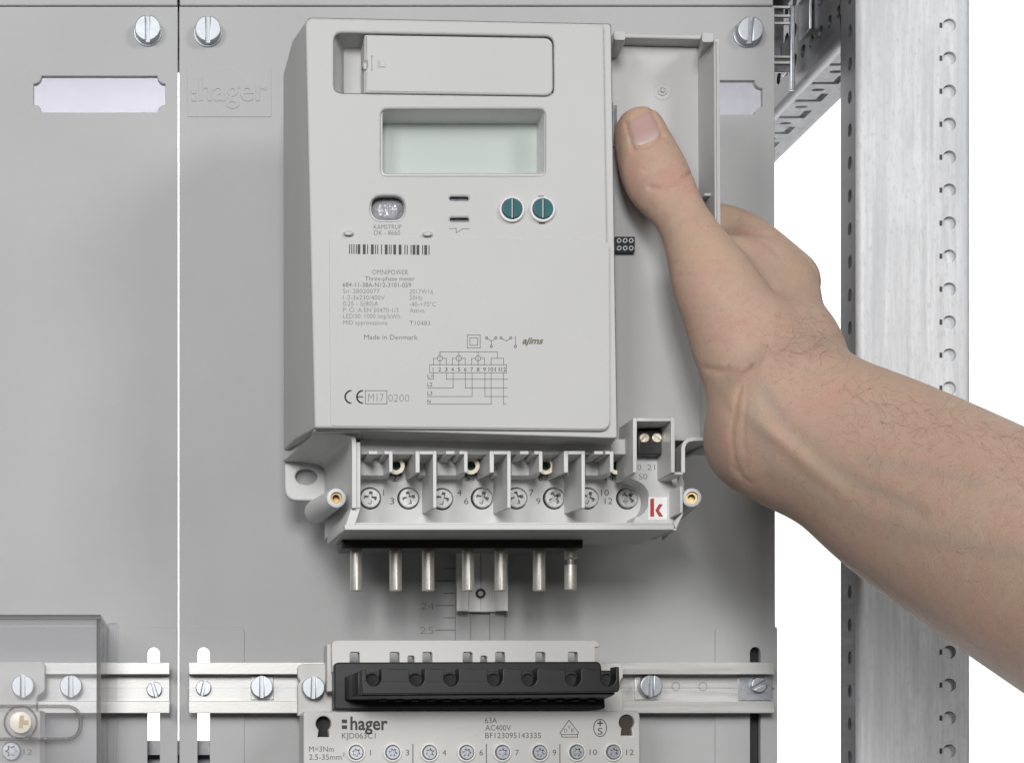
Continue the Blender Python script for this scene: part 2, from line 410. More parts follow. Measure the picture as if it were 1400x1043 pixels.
plate('raised_pocket', [rr([(155, 857), (242.4, 857), (242.4, 1199), (155, 1199)], [8, 0, 0, 0]), slot_hole(201.5, 218.5, 884, 1160)], .02, .55, 'panel', pl, .2)
put('screw', top_screw, pl, 202, 45, .02)
box('added_pane', 36, 94, 236, 164, -5.2, -4.2, 'pane', pl, 0)  # added pane that brightens the open window
for cy in (104, 154): plate('moulded_dot', [circ(46, cy, 10)], .0, .05, 'mark', pl)
pr = thing('cover_panel', 'right grey plastic cover panel with embossed lettering behind the meter', 'panel', P(650, 1100, 0), 'cabinet cover panels')
lhr = label_hole(863, 110, 1043, 157)
outer = [(245.1, 9.5), (1059, 9.5), (1060, 856), (1063, 860), (1063, 1200), (245.1, 1200)]
plate('sheet', [outer, lhr, slot_hole(270, 287, 884, 1160), slot_hole(1025.5, 1040, 884, 1160)], -3, 0, 'panel', pr, .35)
plate('raised_pocket', [rr([(245.8, 857), (334, 857), (334, 1199), (245.8, 1199)], [0, 8, 0, 0]), slot_hole(270, 287, 884, 1160)], .02, .55, 'panel', pr, .2)
plate('raised_pocket', [rr([(978, 857), (1062.5, 857), (1062.5, 1199), (978, 1199)], [8, 0, 0, 0]), slot_hole(1025.5, 1040, 884, 1160)], .02, .55, 'panel', pr, .2)
box('added_pane', 853, 100, 1050, 167, -5.2, -4.2, 'pane', pr, 0)
put('screw', top_screw, pr, 284, 46, .02); put('screw', top_screw, pr, 1021, 47, .02, .06)
plate('emblem_field', [rect(256, 94, 371, 160), ], .02, .3, 'panel', pr, .1)
text('hager', 272, 138, 365, 31, .28, 'panel', pr, .012, extrude=.34, name='embossed_lettering')
for yy in (122, 132): box('embossed_dot', 262, yy, 268, yy+6.5, .2, .7, 'panel', pr, .08)
# scale on the panel and its guide strips
pr_scale = []
for i in range(-4, 6):
    y = 861-33.6*i/2
    pr_scale.append([(596 if i % 2 == 0 else 607, y), (622, y)])
strokes('scale_mark', pr_scale, 1.5, .16, 'inkfaint', pr)  # moulded grooves, their shade drawn as flat grey lines
text('24', 576, 833, 593, 9.5, .17, 'inkfaint', pr, -.016, name='number_shade'); text('25', 574, 866, 593, 9.5, .17, 'inkfaint', pr, -.016, name='number_shade')  # embossed digits drawn flat, relief shade put into the grey
plate('scale_field', [rect(558, 640, 623, 876)], .0, .1, 'panel', pr)
for a, b in ((623, 643), (670, 690)): box('guide_strip', a, 600, b, 905, .0, 1.7, 'panel', pr, .25)
for nm, x0, x1 in (('left', -260, 242.6), ('right', 245.6, 1057.5)):
    t = thing('cover_panel', f'upper grey cover panel whose edge shows along the top, {nm} of the seam', 'panel', P((x0+x1)/2, 7, 0), 'cabinet cover panels')
    plate('sheet', [[(x0, -180), (x1, -180), (x1, 7.6), (x0, 7.6)]], -3, .8, 'panel', t, .7)

# ------------------------------------------------------------------ support rails behind the panels
def hat_rail(name, x0, x1, yt, yb, h0, h1, flw, mat, parent, lip=1.2, ref=None):
    """rail running along x; two flanges at h1, web at h0"""
    ref = h1 if ref is None else ref
    zt, zb = P(0, yt, ref).z, P(0, yb, ref).z; f = flw*mmpp(ref); X0, X1 = P(x0, 0, ref).x, P(x1, 0, ref).x
    prof = [(zt, h1), (zt-f, h1), (zt-f, h0+lip), (zb+f, h0+lip), (zb+f, h1), (zb, h1), (zb, h1-lip), (zb+f-lip, h1-lip), (zb+f-lip, h0), (zt-f+lip, h0), (zt-f+lip, h1-lip), (zt, h1-lip)]
    rings = [[(X, -h, z) for z, h in prof] for X in (X0, X1)]
    v, f_ = loftv(rings); return make(name, v, f_, mat, parent, .25)
t = thing('support_rail', 'galvanised rail running behind the top of the cover panels', 'rail', P(400, 40, -20)); hat_rail('profile', -300, 1084, -20, 99, -24, -12, 18, 'beam', t)
for yy in (8, 20, 30, 76, 84): box('rib', 1000, yy, 1084, yy+3.5, -12, -10.6, 'rail', t, .2)
t = thing('support_rail', 'galvanised rail crossing behind the slots at the bottom', 'rail', P(200, 1060, -20)); hat_rail('profile', -300, 1030, 1012, 1150, -24, -12, 20, 'beam', t)
t = thing('upright_strut', 'dark steel strut seen through the right hand slot', 'strut', P(1033, 1150, -20)); box('profile', 1014, 700, 1050, 1180, -30, -6, 'strut', t, .5)  # added behind the slot; the gap's shade is put into its colour
t = thing('bracket', 'small zinc bracket tabs beside the top right corner of the panel', 'bracket', P(1080, 60, -10))
v, f = boxv((259, 12, 286), (259.9, 22, 300)); make('tab', v, f, 'zinc', t, .2)
v, f = boxv((261.2, -4, 296), (262.3, 8, 312)); make('tab', v, f, 'zinc', t, .2)
v, f = boxv((258.5, 10, 276), (260.5, 12, 312)); make('stem', v, f, 'zincdark', t, .4)

# ------------------------------------------------------------------ cross beam running back from the post
bm_t = thing('cross_beam', 'perforated galvanised beam receding behind the panel at the top right', 'beam', Vector((273, 60, 277)))
def plane_plate(name, outs, mapf, t, mat, parent, bevel=0):
    me = curve_mesh(name, outs, t, bevel); og = org_of(parent)
    for v in me.vertices: v.co = (Vector(mapf(*v.co))-og)*.001
    fix_normals(me); finish(me, mat); return link(name, me, parent)
Xb, Zb = 263.0, 277.5
def ellp(cx, cy, rx, ry, n=18): return [(cx+rx*math.cos(2*math.pi*i/n), cy+ry*math.sin(2*math.pi*i/n)) for i in range(n)]
holes = [ellp(-(21-9.6*i), z, 2.6, 2.7) for i in range(-1, 13) for z in (291.4,)]+[ellp(-(16.2-9.6*i)+4.8, 304.5, 2.6, 2.7) for i in range(-1, 12)]+[ellp(-(21-9.6*i), 317, 2.6, 2.7) for i in range(-1, 12)]
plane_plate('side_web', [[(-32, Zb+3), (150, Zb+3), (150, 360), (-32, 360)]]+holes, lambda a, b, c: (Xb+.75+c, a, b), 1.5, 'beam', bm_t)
v = []; R = 3.0
prof = [(Xb+1.5, Zb+3), (Xb, Zb+3)]; prof = []
for i in range(7):
    a = math.pi+math.pi/2*i/6; prof.append((Xb+R+R*math.cos(a), Zb+R+R*math.sin(a)))
for i in range(6, -1, -1):
    a = math.pi+math.pi/2*i/6; prof.append((Xb+R+(R-1.5)*math.cos(a), Zb+R+(R-1.5)*math.sin(a)))
v, f = loftv([[(x, y, z) for x, z in prof] for y in (-32, 150)]); make('bend', v, f, 'beam', bm_t)
holes = []
for i in range(-1, 7):
    o = 8-19.4*1+19.4*i
    holes.append([(266.5, o), (278, o), (278, o-9), (274.8, o-9), (274.8, o-2.4), (266.5, o-2.4)])
    holes.append(ellp(271.8, o+6.2, 2.7, 1.5))
plane_plate('bottom_web', [[(Xb+3, -32), (284, -32), (284, 150), (Xb+3, 150)]]+holes, lambda a, b, c: (a, b, Zb+.75+c), 1.5, 'post', bm_t)  # underside takes the lighter steel, light falling there put into the colour

v, f = boxv((284, -32, Zb+.1), (285.5, 150, 360)); make('added_back_web', v, f, 'beam', bm_t, .3)  # unseen web added to keep the inside of the beam dark
v, f = boxv((Xb+.1, -32, 360), (285, 150, 361.5)); make('added_top_web', v, f, 'beam', bm_t, .3)  # unseen top added to shut light out of the beam

# ------------------------------------------------------------------ upright post
po = thing('upright_post', 'perforated galvanised steel post standing at the right', 'post', P(1250, 1180, 42))
hs = []
for i in range(-3, 28):
    y = 35+45.05*i; x = 1298; a0 = math.radians(165)
    hs.append(circ(x, y, 9.2, 28))
    if -2 < i < 25: box('punch_shade', x-13.5, y-3.6, x-9.6, y+3.6, 49, 50.06, 'strut', po, 0)  # punched notch as a flush dark block, its shade put into the colour
v, f = boxv((P(1270, 0, 48.2).x, -48.2, P(0, 1280, 48.2).z), (P(1317, 0, 48.2).x, -47.2, P(0, -220, 48.2).z)); make('added_strip', v, f, 'post', po, .1)  # strip added behind the holes so they show light grey
plate('front_web', [[(1183, -220), (1319, -220), (1319, 1280), (1183, 1280)]]+hs, 48.4, 50, 'post', po)
XL, XR = P(1173.5, 0, 50).x, P(1328.5, 0, 50).x; zt, zb = P(0, -220, 50).z, P(0, 1280, 50).z
def bendv(xc, yc, R, a0, a1, t=1.6, n=8):
    o = [(xc+R*math.cos(math.radians(a0+(a1-a0)*i/n)), yc+R*math.sin(math.radians(a0+(a1-a0)*i/n))) for i in range(n+1)]
    q = [(xc+(R-t)*math.cos(math.radians(a0+(a1-a0)*i/n)), yc+(R-t)*math.sin(math.radians(a0+(a1-a0)*i/n))) for i in range(n, -1, -1)]
    return loftv([[(x, y, z) for x, y in o+q] for z in (zb, zt)])
rl = P(1183, 0, 50).x-XL
v, f = bendv(XL+rl, -50+rl, rl, 180, 270); make('bend', v, f, 'post', po)
rl2 = XR-P(1319, 0, 50).x
v, f = bendv(XR-rl2, -50+rl2, rl2, 270, 360); make('bend', v, f, 'post', po)
holes = [ellp(-41.6, (VY-(43+45.05*i))*.2885, 1.9, 2.6) for i in range(-4, 28)]
plane_plate('side_web', [[(-50+rl, zb), (-33.5, zb), (-33.5, zt), (-50+rl, zt)]]+holes, lambda a, b, c: (XL+.8+c, a, b), 1.6, 'beam', po)  # side takes the darker steel, its shade put into the colour
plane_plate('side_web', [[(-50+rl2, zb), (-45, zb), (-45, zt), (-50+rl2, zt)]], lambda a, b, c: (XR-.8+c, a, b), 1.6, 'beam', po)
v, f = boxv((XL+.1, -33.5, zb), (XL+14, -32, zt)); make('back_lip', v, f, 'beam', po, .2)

# ------------------------------------------------------------------ mounting rails on the panels
small_screw = slotted('screw', 3.25, 2.2, .5, 1.1, 'zinc')
big_screw = slotted('screw', 4.6, 6.5, .8, 2.0, 'zinc')
rl_ = thing('mounting_rail', 'short zinc rail on the left panel, partly under the clear cover', 'rail', P(90, 975, 0), 'mounting rails')
def mount_rail(t, x0, x1):
    hat_rail('profile', x0, x1, 905, 974.5, 1.0, 9, 16.5, 'rail', t, 1.1)
    strokes('groove', [[(x0, 940), (x1, 940)]], 1.1, 2.14, 'zincdark', t)
mount_rail(rl_, -200, 232); put('screw', small_screw, rl_, 211, 942, 2.1, -.3); put('screw', big_screw, rl_, 98, 938, 2.1)
rr_ = thing('mounting_rail', 'long zinc rail across the right panel behind the plug base', 'rail', P(650, 975, 0), 'mounting rails')
mount_rail(rr_, 258, 1059)
put('screw', small_screw, rr_, 278, 940, 2.1, .2); put('screw', big_screw, rr_, 357, 939, 2.1); put('screw', big_screw, rr_, 885, 938, 2.1, .02); put('screw', small_screw, rr_, 1036, 936, 3.1, 1.05)
for a, b, c in ((343, 374, 'carrier'), (868, 902, 'carrier')): box('square_nut', a, 923.5, b, 956, 2.1, 3.0, 'rail', rr_, .2)
box('end_plate', 1010, 922, 1055, 957, 2.1, 3.0, 'zinc', rr_, .1)
for x in (924, 961): strokes('hole_mark', [ringline(x, 938, 5.5)], .9, 2.18, 'zincdark', rr_)

# short vertical slider
vs = thing('vertical_slider', 'short bright metal slider with a small hole hanging behind the meter pins', 'rail', P(659, 836, 2))
X0, X1 = P(624.5, 0, 9).x, P(695, 0, 9).x; zt_, zb_ = P(0, 600, 9).z, P(0, 835, 9).z; w1 = 16.5*mmpp(9)
prof = [(X0, 9), (X0+w1, 9), (X0+w1, 4), (X1-w1, 4), (X1-w1, 9), (X1, 9), (X1, 8), (X1-w1+1, 8), (X1-w1+1, 2.2), (X0+w1-1, 2.2), (X0+w1-1, 8), (X0, 8)]
v, f = loftv([[(x, -h, z) for x, h in prof] for z in (zb_, zt_)]); make('profile', v, f, 'vrail', vs, .25)
strokes('groove', [[(657.5, 600), (657.5, 836)]], 1.2, 4.1, 'zincdark', vs)
tube('eyelet', P(657, 811, 4), P(657, 811, 4.9), 2.1, 2.1, 'strut', vs, 24, hole=1.15, holedepth=.5)  # small hole, its inner shade painted as a near-black ring
tube('eyelet_core', P(657, 811, 4.3), P(657, 811, 4.5), 1.05, 1.05, 'white', vs, 20)

# ------------------------------------------------------------------ clear covered unit at the left edge
lu = thing('plug_base', 'beige plug base under the clear cover at the left edge', 'plug base', P(0, 1100, 0), 'plug bases')
plate('shoulder', [rr([(-150, 904), (58, 904), (61, 908), (61, 945), (50, 951), (50, 982), (-150, 982)], 5)], 9.2, 14, 'carrier', lu, .4)
plate('body', [[(-150, 971), (55, 971), (55, 1150), (-150, 1150)]], 9.2, 33, 'carrier', lu, .5)
put('screw', big_screw, lu, 33, 938, 13.8)
torx = recessed_head('screw', 3.75, 2.3, 'torx', 1.6, 'zinc'); torx_screw = torx
put('screw', torx, lu, 16, 1026, 33); text('12', 32, 1031, 44, 7.5, 33.08, 'inkgrey', lu, 0)
cc = thing('clear_cover', 'clear plastic box cover at the lower left with a quarter turn knob', 'cover', P(0, 1100, 0))
HC = 62
xr, yt = P(138, 840, HC).x, P(138, 840, HC).z; xl, zb2 = P(-200, 0, HC).x, P(0, 1180, HC).z; tw = 6*mmpp(HC)
v, f = boxv((xl, -HC, zb2), (xr-tw, -HC+1.6, yt-tw)); make('front_pane', v, f, 'cover', cc, 0)
v, f = boxv((xr-tw+.02, -HC, zb2), (xr, -1, yt-tw)); make('side_wall', v, f, 'coverside', cc, .25)
v, f = boxv((xl, -HC, yt-tw+.02), (xr, -1, yt)); make('top_wall', v, f, 'coverside', cc, .25)
v, f = boxv((xr-tw, -HC-.3, zb2), (xr+.05, -HC+2.2, yt-tw-.02)); make('edge_rim', v, f, 'coveredge', cc, .2)
v, f = boxv((xl, -HC-.3, yt-tw), (xr+.05, -HC+2.2, yt+.05)); make('edge_rim', v, f, 'coveredge', cc, .2)
v, f = boxv((xr+.05, -2.2, zb2), (xr+4, -1, yt+1)); make('flange', v, f, 'cover', cc, .2)
def ribline(name, pts, h0, h1, wpx, mat, parent):
    """raised rim following a closed pixel outline"""
    n = len(pts); ins, outs_ = [], []
    for i in range(n):
        a, b = Vector(pts[i-1]), Vector(pts[(i+1) % n]); d = (b-a).normalized(); nn = Vector((-d.y, d.x))*wpx/2
        ins.append(tuple(Vector(pts[i])+nn)); outs_.append(tuple(Vector(pts[i])-nn))
    return plate(name, [outs_, ins], h0, h1, mat, parent, .3)
ribline('handle_rim', stadium(-60, 965, 110, 1010), HC+.02, HC+4.5, 5, 'coveredge', cc)
tube('knob', P(28, 987, HC-6), P(28, 987, HC+3), 4.3, 4.3, 'knob', cc, 36, bevel=.6)
for a, b in (((23.5, 977.5), (32.5, 983.9)), ((17.5, 984), (38.5, 990)), ((24.5, 990.1), (31.5, 995))): box('recess_shade', a[0], a[1], b[0], b[1], HC+2, HC+3.05, 'knobdark', cc, 0)  # flush darker blocks, the recess shade put into their colour
ribline('knob_collar', circ(28, 987, 22, 32), HC+.02, HC+2, 2.5, 'coveredge', cc)

# ------------------------------------------------------------------ plug base on the right rail
pb = thing('plug_base', 'beige plug base with a black socket strip below the meter', 'plug base', P(645, 1110, 0), 'plug bases')
notch = []
for cx, wd, top in ((485, 13, 891), (539.5, 13, 891), (562, 9, 896), (584.5, 13, 891), (639.5, 13, 891), (661.5, 9, 896), (684, 13, 891), (739, 13, 891), (783.5, 13, 891)):
    notch += [(cx-wd/2, 918), (cx-wd/2, top+1.5), (cx-wd/2+1.5, top), (cx+wd/2-1.5, top), (cx+wd/2, top+1.5), (cx+wd/2, 918)]
top_out = [(454, 918)]+notch+[(814, 918), (814, 884), (819, 884), (820, 881), (818, 877), (813, 875), (460, 875), (455, 877), (453.5, 882)]
plate('back_shield', [top_out], 24, 30, 'carrier', pb, .3)
box('shield_arm', 447, 880, 460, 945, 9.2, 24.2, 'carrier', pb, .5)
box('shield_core', 470, 908, 800, 940, 9.2, 24.2, 'carrier', pb, .3)
plate('shoulder', [rr([(407, 911), (412, 907), (455, 907), (455, 978), (407, 978), (407, 936), (411, 930), (407, 926)], [3, 3, 0, 0, 0, 3, 2, 3])], 9.2, 14, 'carrier', pb, .4)
plate('shoulder', [rr([(800, 906), (848, 906), (852, 911), (852, 925), (848, 930), (848, 940), (852, 950), (852, 975), (800, 975)], 3)], 9.2, 14, 'carrier', pb, .4)
put('screw', big_screw, pb, 427, 940, 13.6, .02)
body_o = rr([(415, 972), (875, 971), (875, 1180), (415, 1180)], [5, 9, 0, 0])
def keyhole(x, y): return [(x+10.5*math.cos(math.radians(a)), y+10.5*math.sin(math.radians(a))) for a in range(130, 411, 14)]+[(x+8, y+18), (x-8, y+18)]
plate('body', [body_o, keyhole(442.5, 989), keyhole(857, 987)], 9.2, 33, 'carrier', pb, .5)
for x, y, m_ in ((442.5, 995, 'dark'), (857, 993, 'brown')): box('keyhole_back', x-16, y-20, x+16, y+20, 24, 27.5 if m_ == 'dark' else 31, m_, pb, 0)  # solid backs whose dark colour stands for the shade in the keyholes
text('hager', 479, 997, 530, 17.5, 33.1, 'ink', pb, .022, name='logo_lettering')
for yy in (983.5, 991.5): strokes('logo_dot', [[(469.3, yy+2), (472.5, yy+2)]], 5, 33.1, 'ink', pb)
for s, x0, yb, x1, c in (('KJD063C1', 467.5, 1009, 513.5, 7.6), ('63A', 663, 988, 679.5, 7.4), ('AC400V', 663.5, 998, 698.5, 7.4), ('BF123095143335', 663.5, 1008.5, 739.5, 7.4), ('M=3Nm', 422.5, 1027, 456.5, 7.4), ('2.5-35mm', 422.5, 1038, 467, 7.4), ('2', 468, 1033, 471.5, 4.5)):
    text(s, x0, yb, x1, c, 33.1, 'inkgrey', pb, -.001)
for x, y, s in ((487, 1028, '1'), (537, 1028, '3'), (587.5, 1028, '4'), (638, 1028, '6'), (687, 1028, '7'), (738, 1028, '9'), (788.5, 1027.5, '10'), (838.5, 1027.5, '12')):
    plate('collar', [circ(x, y, 12.8), circ(x, y, 10.4)], 32.8, 33.9, 'white', pb, .15)
    put('screw', torx, pb, x-.5, y, 33.02, random.uniform(0, 1), .74)
    wd = 5 if len(s) == 1 else 10.5; text(s, x+17.5 if s != '1' else x+19, y+4, x+17.5+wd if s != '1' else None, 7.6, 33.1, 'inkgrey', pb, 0)
strokes('divider_line', [[(564.5, 1017), (564.5, 1100)], [(665, 1017), (665, 1100)], [(765.5, 1017), (765.5, 1100)]], 1.3, 33.1, 'inkgrey', pb)
tri = [[(761, 1002.5), (778, 984), (791, 1000.5), (791, 1002.5), (789, 1003), (763, 1003), (761, 1002.5)], [(767, 1003), (767, 1007)], [(790, 1003), (790, 1003)]]
tri = [[(765.5, 1001.5), (778, 984), (791, 1001), (789, 1003.5), (767.5, 1003.5), (765.5, 1001.5)], [(768, 1003.5), (768, 1007), (789.5, 1007), (789.5, 1003.5)]]
strokes('test_mark', tri, 1.0, 33.1, 'inkgrey', pb)
for s, x, y in (('D', 771.5, 1000.5), ('V', 776.2, 996), ('E', 781, 1000.5)): text(s, x, y, x+4, 5, 33.1, 'inkgrey', pb, .0)
strokes('test_mark', [ringline(820.5, 994.5, 8.8, 24, 11.8)], 1.1, 33.1, 'inkgrey', pb)
strokes('test_mark', [[(817, 988), (824, 988)], [(820.5, 984.8), (820.5, 991.2)]], 1.9, 33.1, 'inkgrey', pb); text('S', 817, 1003.5, 824, 9, 33.1, 'inkgrey', pb, .008)
plate('mould_mark', [circ(646, 995, 10.5), circ(646, 995, 9.3)], 32.9, 33.12, 'carrier', pb)
# black socket strip
ss = plate('socket_base', [rr([(457, 905), (818, 904), (822, 908), (828, 968), (816, 970), (457, 970)], [7, 6, 2, 4, 3, 3])], 24.5, 36, 'black', pb, .7)
bk = [P(x, y, 36.0) for x, y in ((471, 925), (826, 923), (826, 956), (471, 957))]
md = [P(x, y, 49.0) for x, y in ((481, 921), (836, 919), (836, 952), (481, 954))]
HB = 62
fr = [P(x, y, HB-9.5) for x, y in ((489, 917.5), (841, 915.5), (841, 949), (489, 951))]
v, f = loftv([bk, md, fr]); make('socket_bar', v, f, 'black', pb, .5)
xs = [511, 570, 617, 677, 724, 784, 832]
fo = [(495, 915.5)]
for x in xs:
    fo += [(x-10.5, 914.8)]+[(x+10.2*math.cos(math.radians(a)), 927+10.2*math.sin(math.radians(a))) for a in range(180, -1, -15)]+[(x+10.5, 913.5 if x < 832 else 911)]
fo += [(846.5, 911.5), (847.5, 941), (845, 945.5), (495, 948.5)]
plate('socket_front', [fo], HB-9.4, HB, 'black', pb, .35)
for x in xs:
    tube('socket_hole', P(x-2.5, 928, HB-9.3), P(x-2.5, 928, HB-7), 2.6, 2.6, 'dark', pb, 24, hole=2.1, holedepth=1.5)
strokes('parting_line', [[(496, 931), (500, 931)]]+[[(a+11, 931), (b-11, 931)] for a, b in zip(xs[:-1], xs[1:])], .7, HB+.05, 'dark', pb)
for i in range(14):
    x = 520+i*22; v, f = boxv(P(x, 958, 44)+Vector((0, 0, 0)), P(x+9, 952, 44)+Vector((0, 7, 0))); make('rib', v, f, 'black', pb, .2)

# ------------------------------------------------------------------ the meter
mt = thing('electricity_meter', 'light grey three phase electricity meter held above the plug base', 'meter', P(660, 800, 35))
H1 = 100.0
TR = .009                                           # slight clockwise lean of the printing
# shell
r0 = rr([(417, 24.5), (835.5, 33), (844, 599), (430, 586)], [12, 5, 4, 4], 6)
r1 = rr([(399, 51), (826, 60), (833, 614), (402, 602)], [12, 5, 4, 4], 6)
r2 = rr([(387.5, 93), (815, 100), (822, 630), (388, 616)], [12, 5, 4, 4], 6)
v, f = loftv([[P(x, y, 97.2) for x, y in r0], [P(x, y, 72) for x, y in r1], [P(x, y, 42) for x, y in r2]], False, True)
make('cover_shell', v, f, 'meter', mt, 0, smooth=50)
lcd_hole = rect(521, 149, 746, 240.5, 9)
door_hole = rr([(456.5, 44.5), (757.5, 49.5), (758, 132), (456.5, 127.5)], 12)
lens_hole = stadium(506.5, 267.5, 554, 302.5)
leds = [rect(615, 268.6, 641, 274.2, 2.7), rect(615.5, 297.4, 641.3, 303, 2.7)]
plate('cover_lip', [r0, rect(500, 130, 760, 312, 4), door_hole], 95.5, 98.3, 'meter', mt, .5)
front = rr([(417.5, 25), (826, 32.5), (834.5, 589), (430, 585)], [12, 5, 14, 3], 6)
front_plate = plate('front_cover', [front, lcd_hole, door_hole, lens_hole]+leds, 98.0, H1, 'meter', mt, .8)
# LCD
li = [(VX+(x-VX)*(D-H1)/(D-86), VY+(y-VY)*(D-H1)/(D-86)) for x, y in lcd_hole]
v, f = loftv([[P(x, y, 98.3) for x, y in rect(520.5, 148.5, 746.5, 241, 9)], [P(x, y, 86) for x, y in rect(514, 168, 735.5, 238.8, 5)]], False, False)
make('display_surround', v, f, 'meter_base', mt, 0, solid=.6, smooth=50)
box('display', 505, 160, 742, 245, 83, 86.4, 'lcd', mt, .1)
# battery compartment
v, f = loftv([[P(x, y, 98.2) for x, y in door_hole], [P(x, y, 87) for x, y in rr([(470, 66), (752, 68), (752, 132), (470, 132)], 6)]], False, True)
make('compartment', v, f, 'meter', mt, 0, smooth=50)
door = rr([(498.5, 47.5), (755.8, 52), (756.5, 130.6), (500, 127.2)], [2, 12, 12, 2])
dr = plate('compartment_door', [door], 93, 99.8, 'meter', mt, .7)
box('door_grip', 497.6, 50.8, 500.5, 127.6, 88, 99.0, 'meter', dr, .4)
box('latch_shade', 495.5, 82.5, 503.5, 93, 97, 99.85, 'led', dr, .1); box('latch', 497, 86, 501.5, 95, 97, 100.3, 'meter', dr, .3)  # latch recess drawn as a dark block, its shade put into the colour
box('latch_shade', 516, 83, 527, 93, 99, 99.87, 'mark', dr, .03); box('latch', 519.5, 83.5, 527.5, 91.5, 99, 100.1, 'meter', dr, .1)  # second recess as a flush darker block, shade painted in
strokes('latch_mark', [[(507, 77), (510, 77)], [(507, 96), (510, 96)], [(508.4, 77), (508.4, 96)]], .7, 99.9, 'inkfaint', dr)
# lens, leds, buttons
v, f = loftv([[P(x, y, 93) for x, y in stadium(504, 268, 556, 306)], [P(x, y, 95.2) for x, y in stadium(509, 273, 551, 302)], [P(x, y, 96.2) for x, y in stadium(517, 279, 543, 296)]]); make('optical_window', v, f, 'lens', mt, 0, smooth=60)
v, f = loftv([[P(x, y, 98.5) for x, y in stadium(506, 267, 554.5, 303)], [P(x, y, 92.5) for x, y in stadium(504.6, 271, 552, 305)]], False, False); make('window_surround', v, f, 'meter_base', mt, 0, solid=.4, smooth=50)
for y in (271.5, 300.3): box('indicator', 612, y-6, 645, y+6, 94, 97.6, 'led', mt, .1)
strokes('pulse_symbol', [[(614.5, 312.5), (623.5, 312.5), (624, 318.5), (632.5, 313), (642, 313)]], .9, H1+.07, 'inkfaint', mt)
btn = proto('button', [(*cyl(3.75, .2, -1.2, 36), .25)], 'green')
for x in (700.3, 742.3):
    plate('button_collar', [circ(x, 286, 17.3, 36), circ(x, 285.5, 14.2, 36)], H1-1, H1+1.5, 'white', mt, .45)
    put('button', btn, mt, x, 285.3, H1+.05); strokes('button_slot', [[(x, 273), (x, 297)]], 1.7, H1+1.32, 'tealline' if 'tealline' in M else 'mark', mt); strokes('button_slot', [[(x+1.6, 273), (x+1.6, 297)]], 1.2, H1+1.3, 'dark', mt)
box('button_mark', 737, 302.5, 745, 306, H1, H1+.3, 'ink', mt, .05)
strokes('button_mark', [[(736.5, 268.5), (743, 268.5)]], 1.2, H1+.07, 'ink', mt)
# label plate
lab = plate('label_plate', [rr([(450, 323), (815, 327), (832.5, 330), (833.5, 586.5), (452, 582)], [6, 3, 10, 13, 6])], H1-.3, H1+.22, 'meter', mt, .12)
HL = H1+.29
for x, y in ((476.5, 319.5), (584.5, 320.5)):
    v, f = loftv([[P(x+a*7.5, y+b*4, H1) for a, b in circ(0, 0, 1, 20)], [P(x+a*6.5, y-.3+b*3.4, H1+1.2) for a, b in circ(0, 0, 1, 20)], [P(x+a*4, y-.5+b*2, H1+1.7) for a, b in circ(0, 0, 1, 20)]]); make('peg', v, f, 'meter', mt, smooth=60)
text('KAMSTRUP', 511, 313.5, 549, 6.2, H1+.07, 'inkgrey', mt, -.012); text('DK - 8660', 511.5, 321.5, 547, 6.2, H1+.07, 'inkgrey', mt, -.012)
# bar code
bars = [(478, 1.3), (481, 1.3), (484, 1.3), (487.2, 1.3), (490.8, 3.6), (498, 3.8), (502.6, 1.3), (509, 3.8), (513.2, 1.3), (516.4, 1.3), (521.6, 1.3), (528, 3.8), (532.2, 1.2), (534.8, 1.2), (539.6, 3.8), (547, 3.8), (553.6, 1.3), (556.8, 1.3), (562, 1.3), (566, 3.8), (571.4, 3.8), (577.8, 1.3), (582, 3.8), (586.6, 1.3)]
for x, wd in bars: strokes('barcode_bar', [[(x, 334.3+(x-478)*.012+wd*.3), (x, 347+(x-478)*.012-wd*.3)]], wd, HL, 'ink', mt)
for s, x0, yb, x1, c, m_, of in (('OMNIPOWER', 509, 375.3, 558, 6.5, 'inkgrey', -.014), ('Three-phase meter', 499, 383.6, 567, 5.8, 'inkgrey', -.008), ('684-11-38A-N12-3101-059', 468.6, 392.2, 562, 6.0, 'inkgrey', -.006),
        ('Sn: 28020077', 469, 400.8, 519, 6, 'inkfaint', -.012), ('1-2-3x230/400V', 469, 409.6, 526, 6, 'inkfaint', -.012), ('0.25 - 5(80)A', 469, 418, 517, 6, 'inkfaint', -.012), ('P: Cl. A EN 50470-1/3', 469, 426.6, 544.5, 6, 'inkfaint', -.012),
        ('LED/S0: 1000 Imp/kWh', 469, 435, 547, 6, 'inkfaint', -.012), ('MID approvazione', 469, 443.8, 529.5, 6, 'inkfaint', -.012), ('2017W16', 560, 401.6, 592, 6, 'inkfaint', -.012), ('50Hz', 560, 410, 577.5, 6, 'inkfaint', -.012), ('-40-+70°C', 560, 418.8, 596, 6, 'inkfaint', -.012),
        ('Attiva', 560, 427.4, 580.5, 6, 'inkfaint', -.012), ('T10483', 560, 444.6, 588, 6, 'inkfaint', -.012), ('Made in Denmark', 498, 464, 571, 6.6, 'inkgrey', -.008), ('M17', 503.5, 549, 524.5, 11, 'inkfaint', -.016), ('0200', 531, 549, 559.5, 10, 'inkfaint', -.02)):
    text(s, x0, yb, x1, c, HL, m_, mt, of, rot=.006)
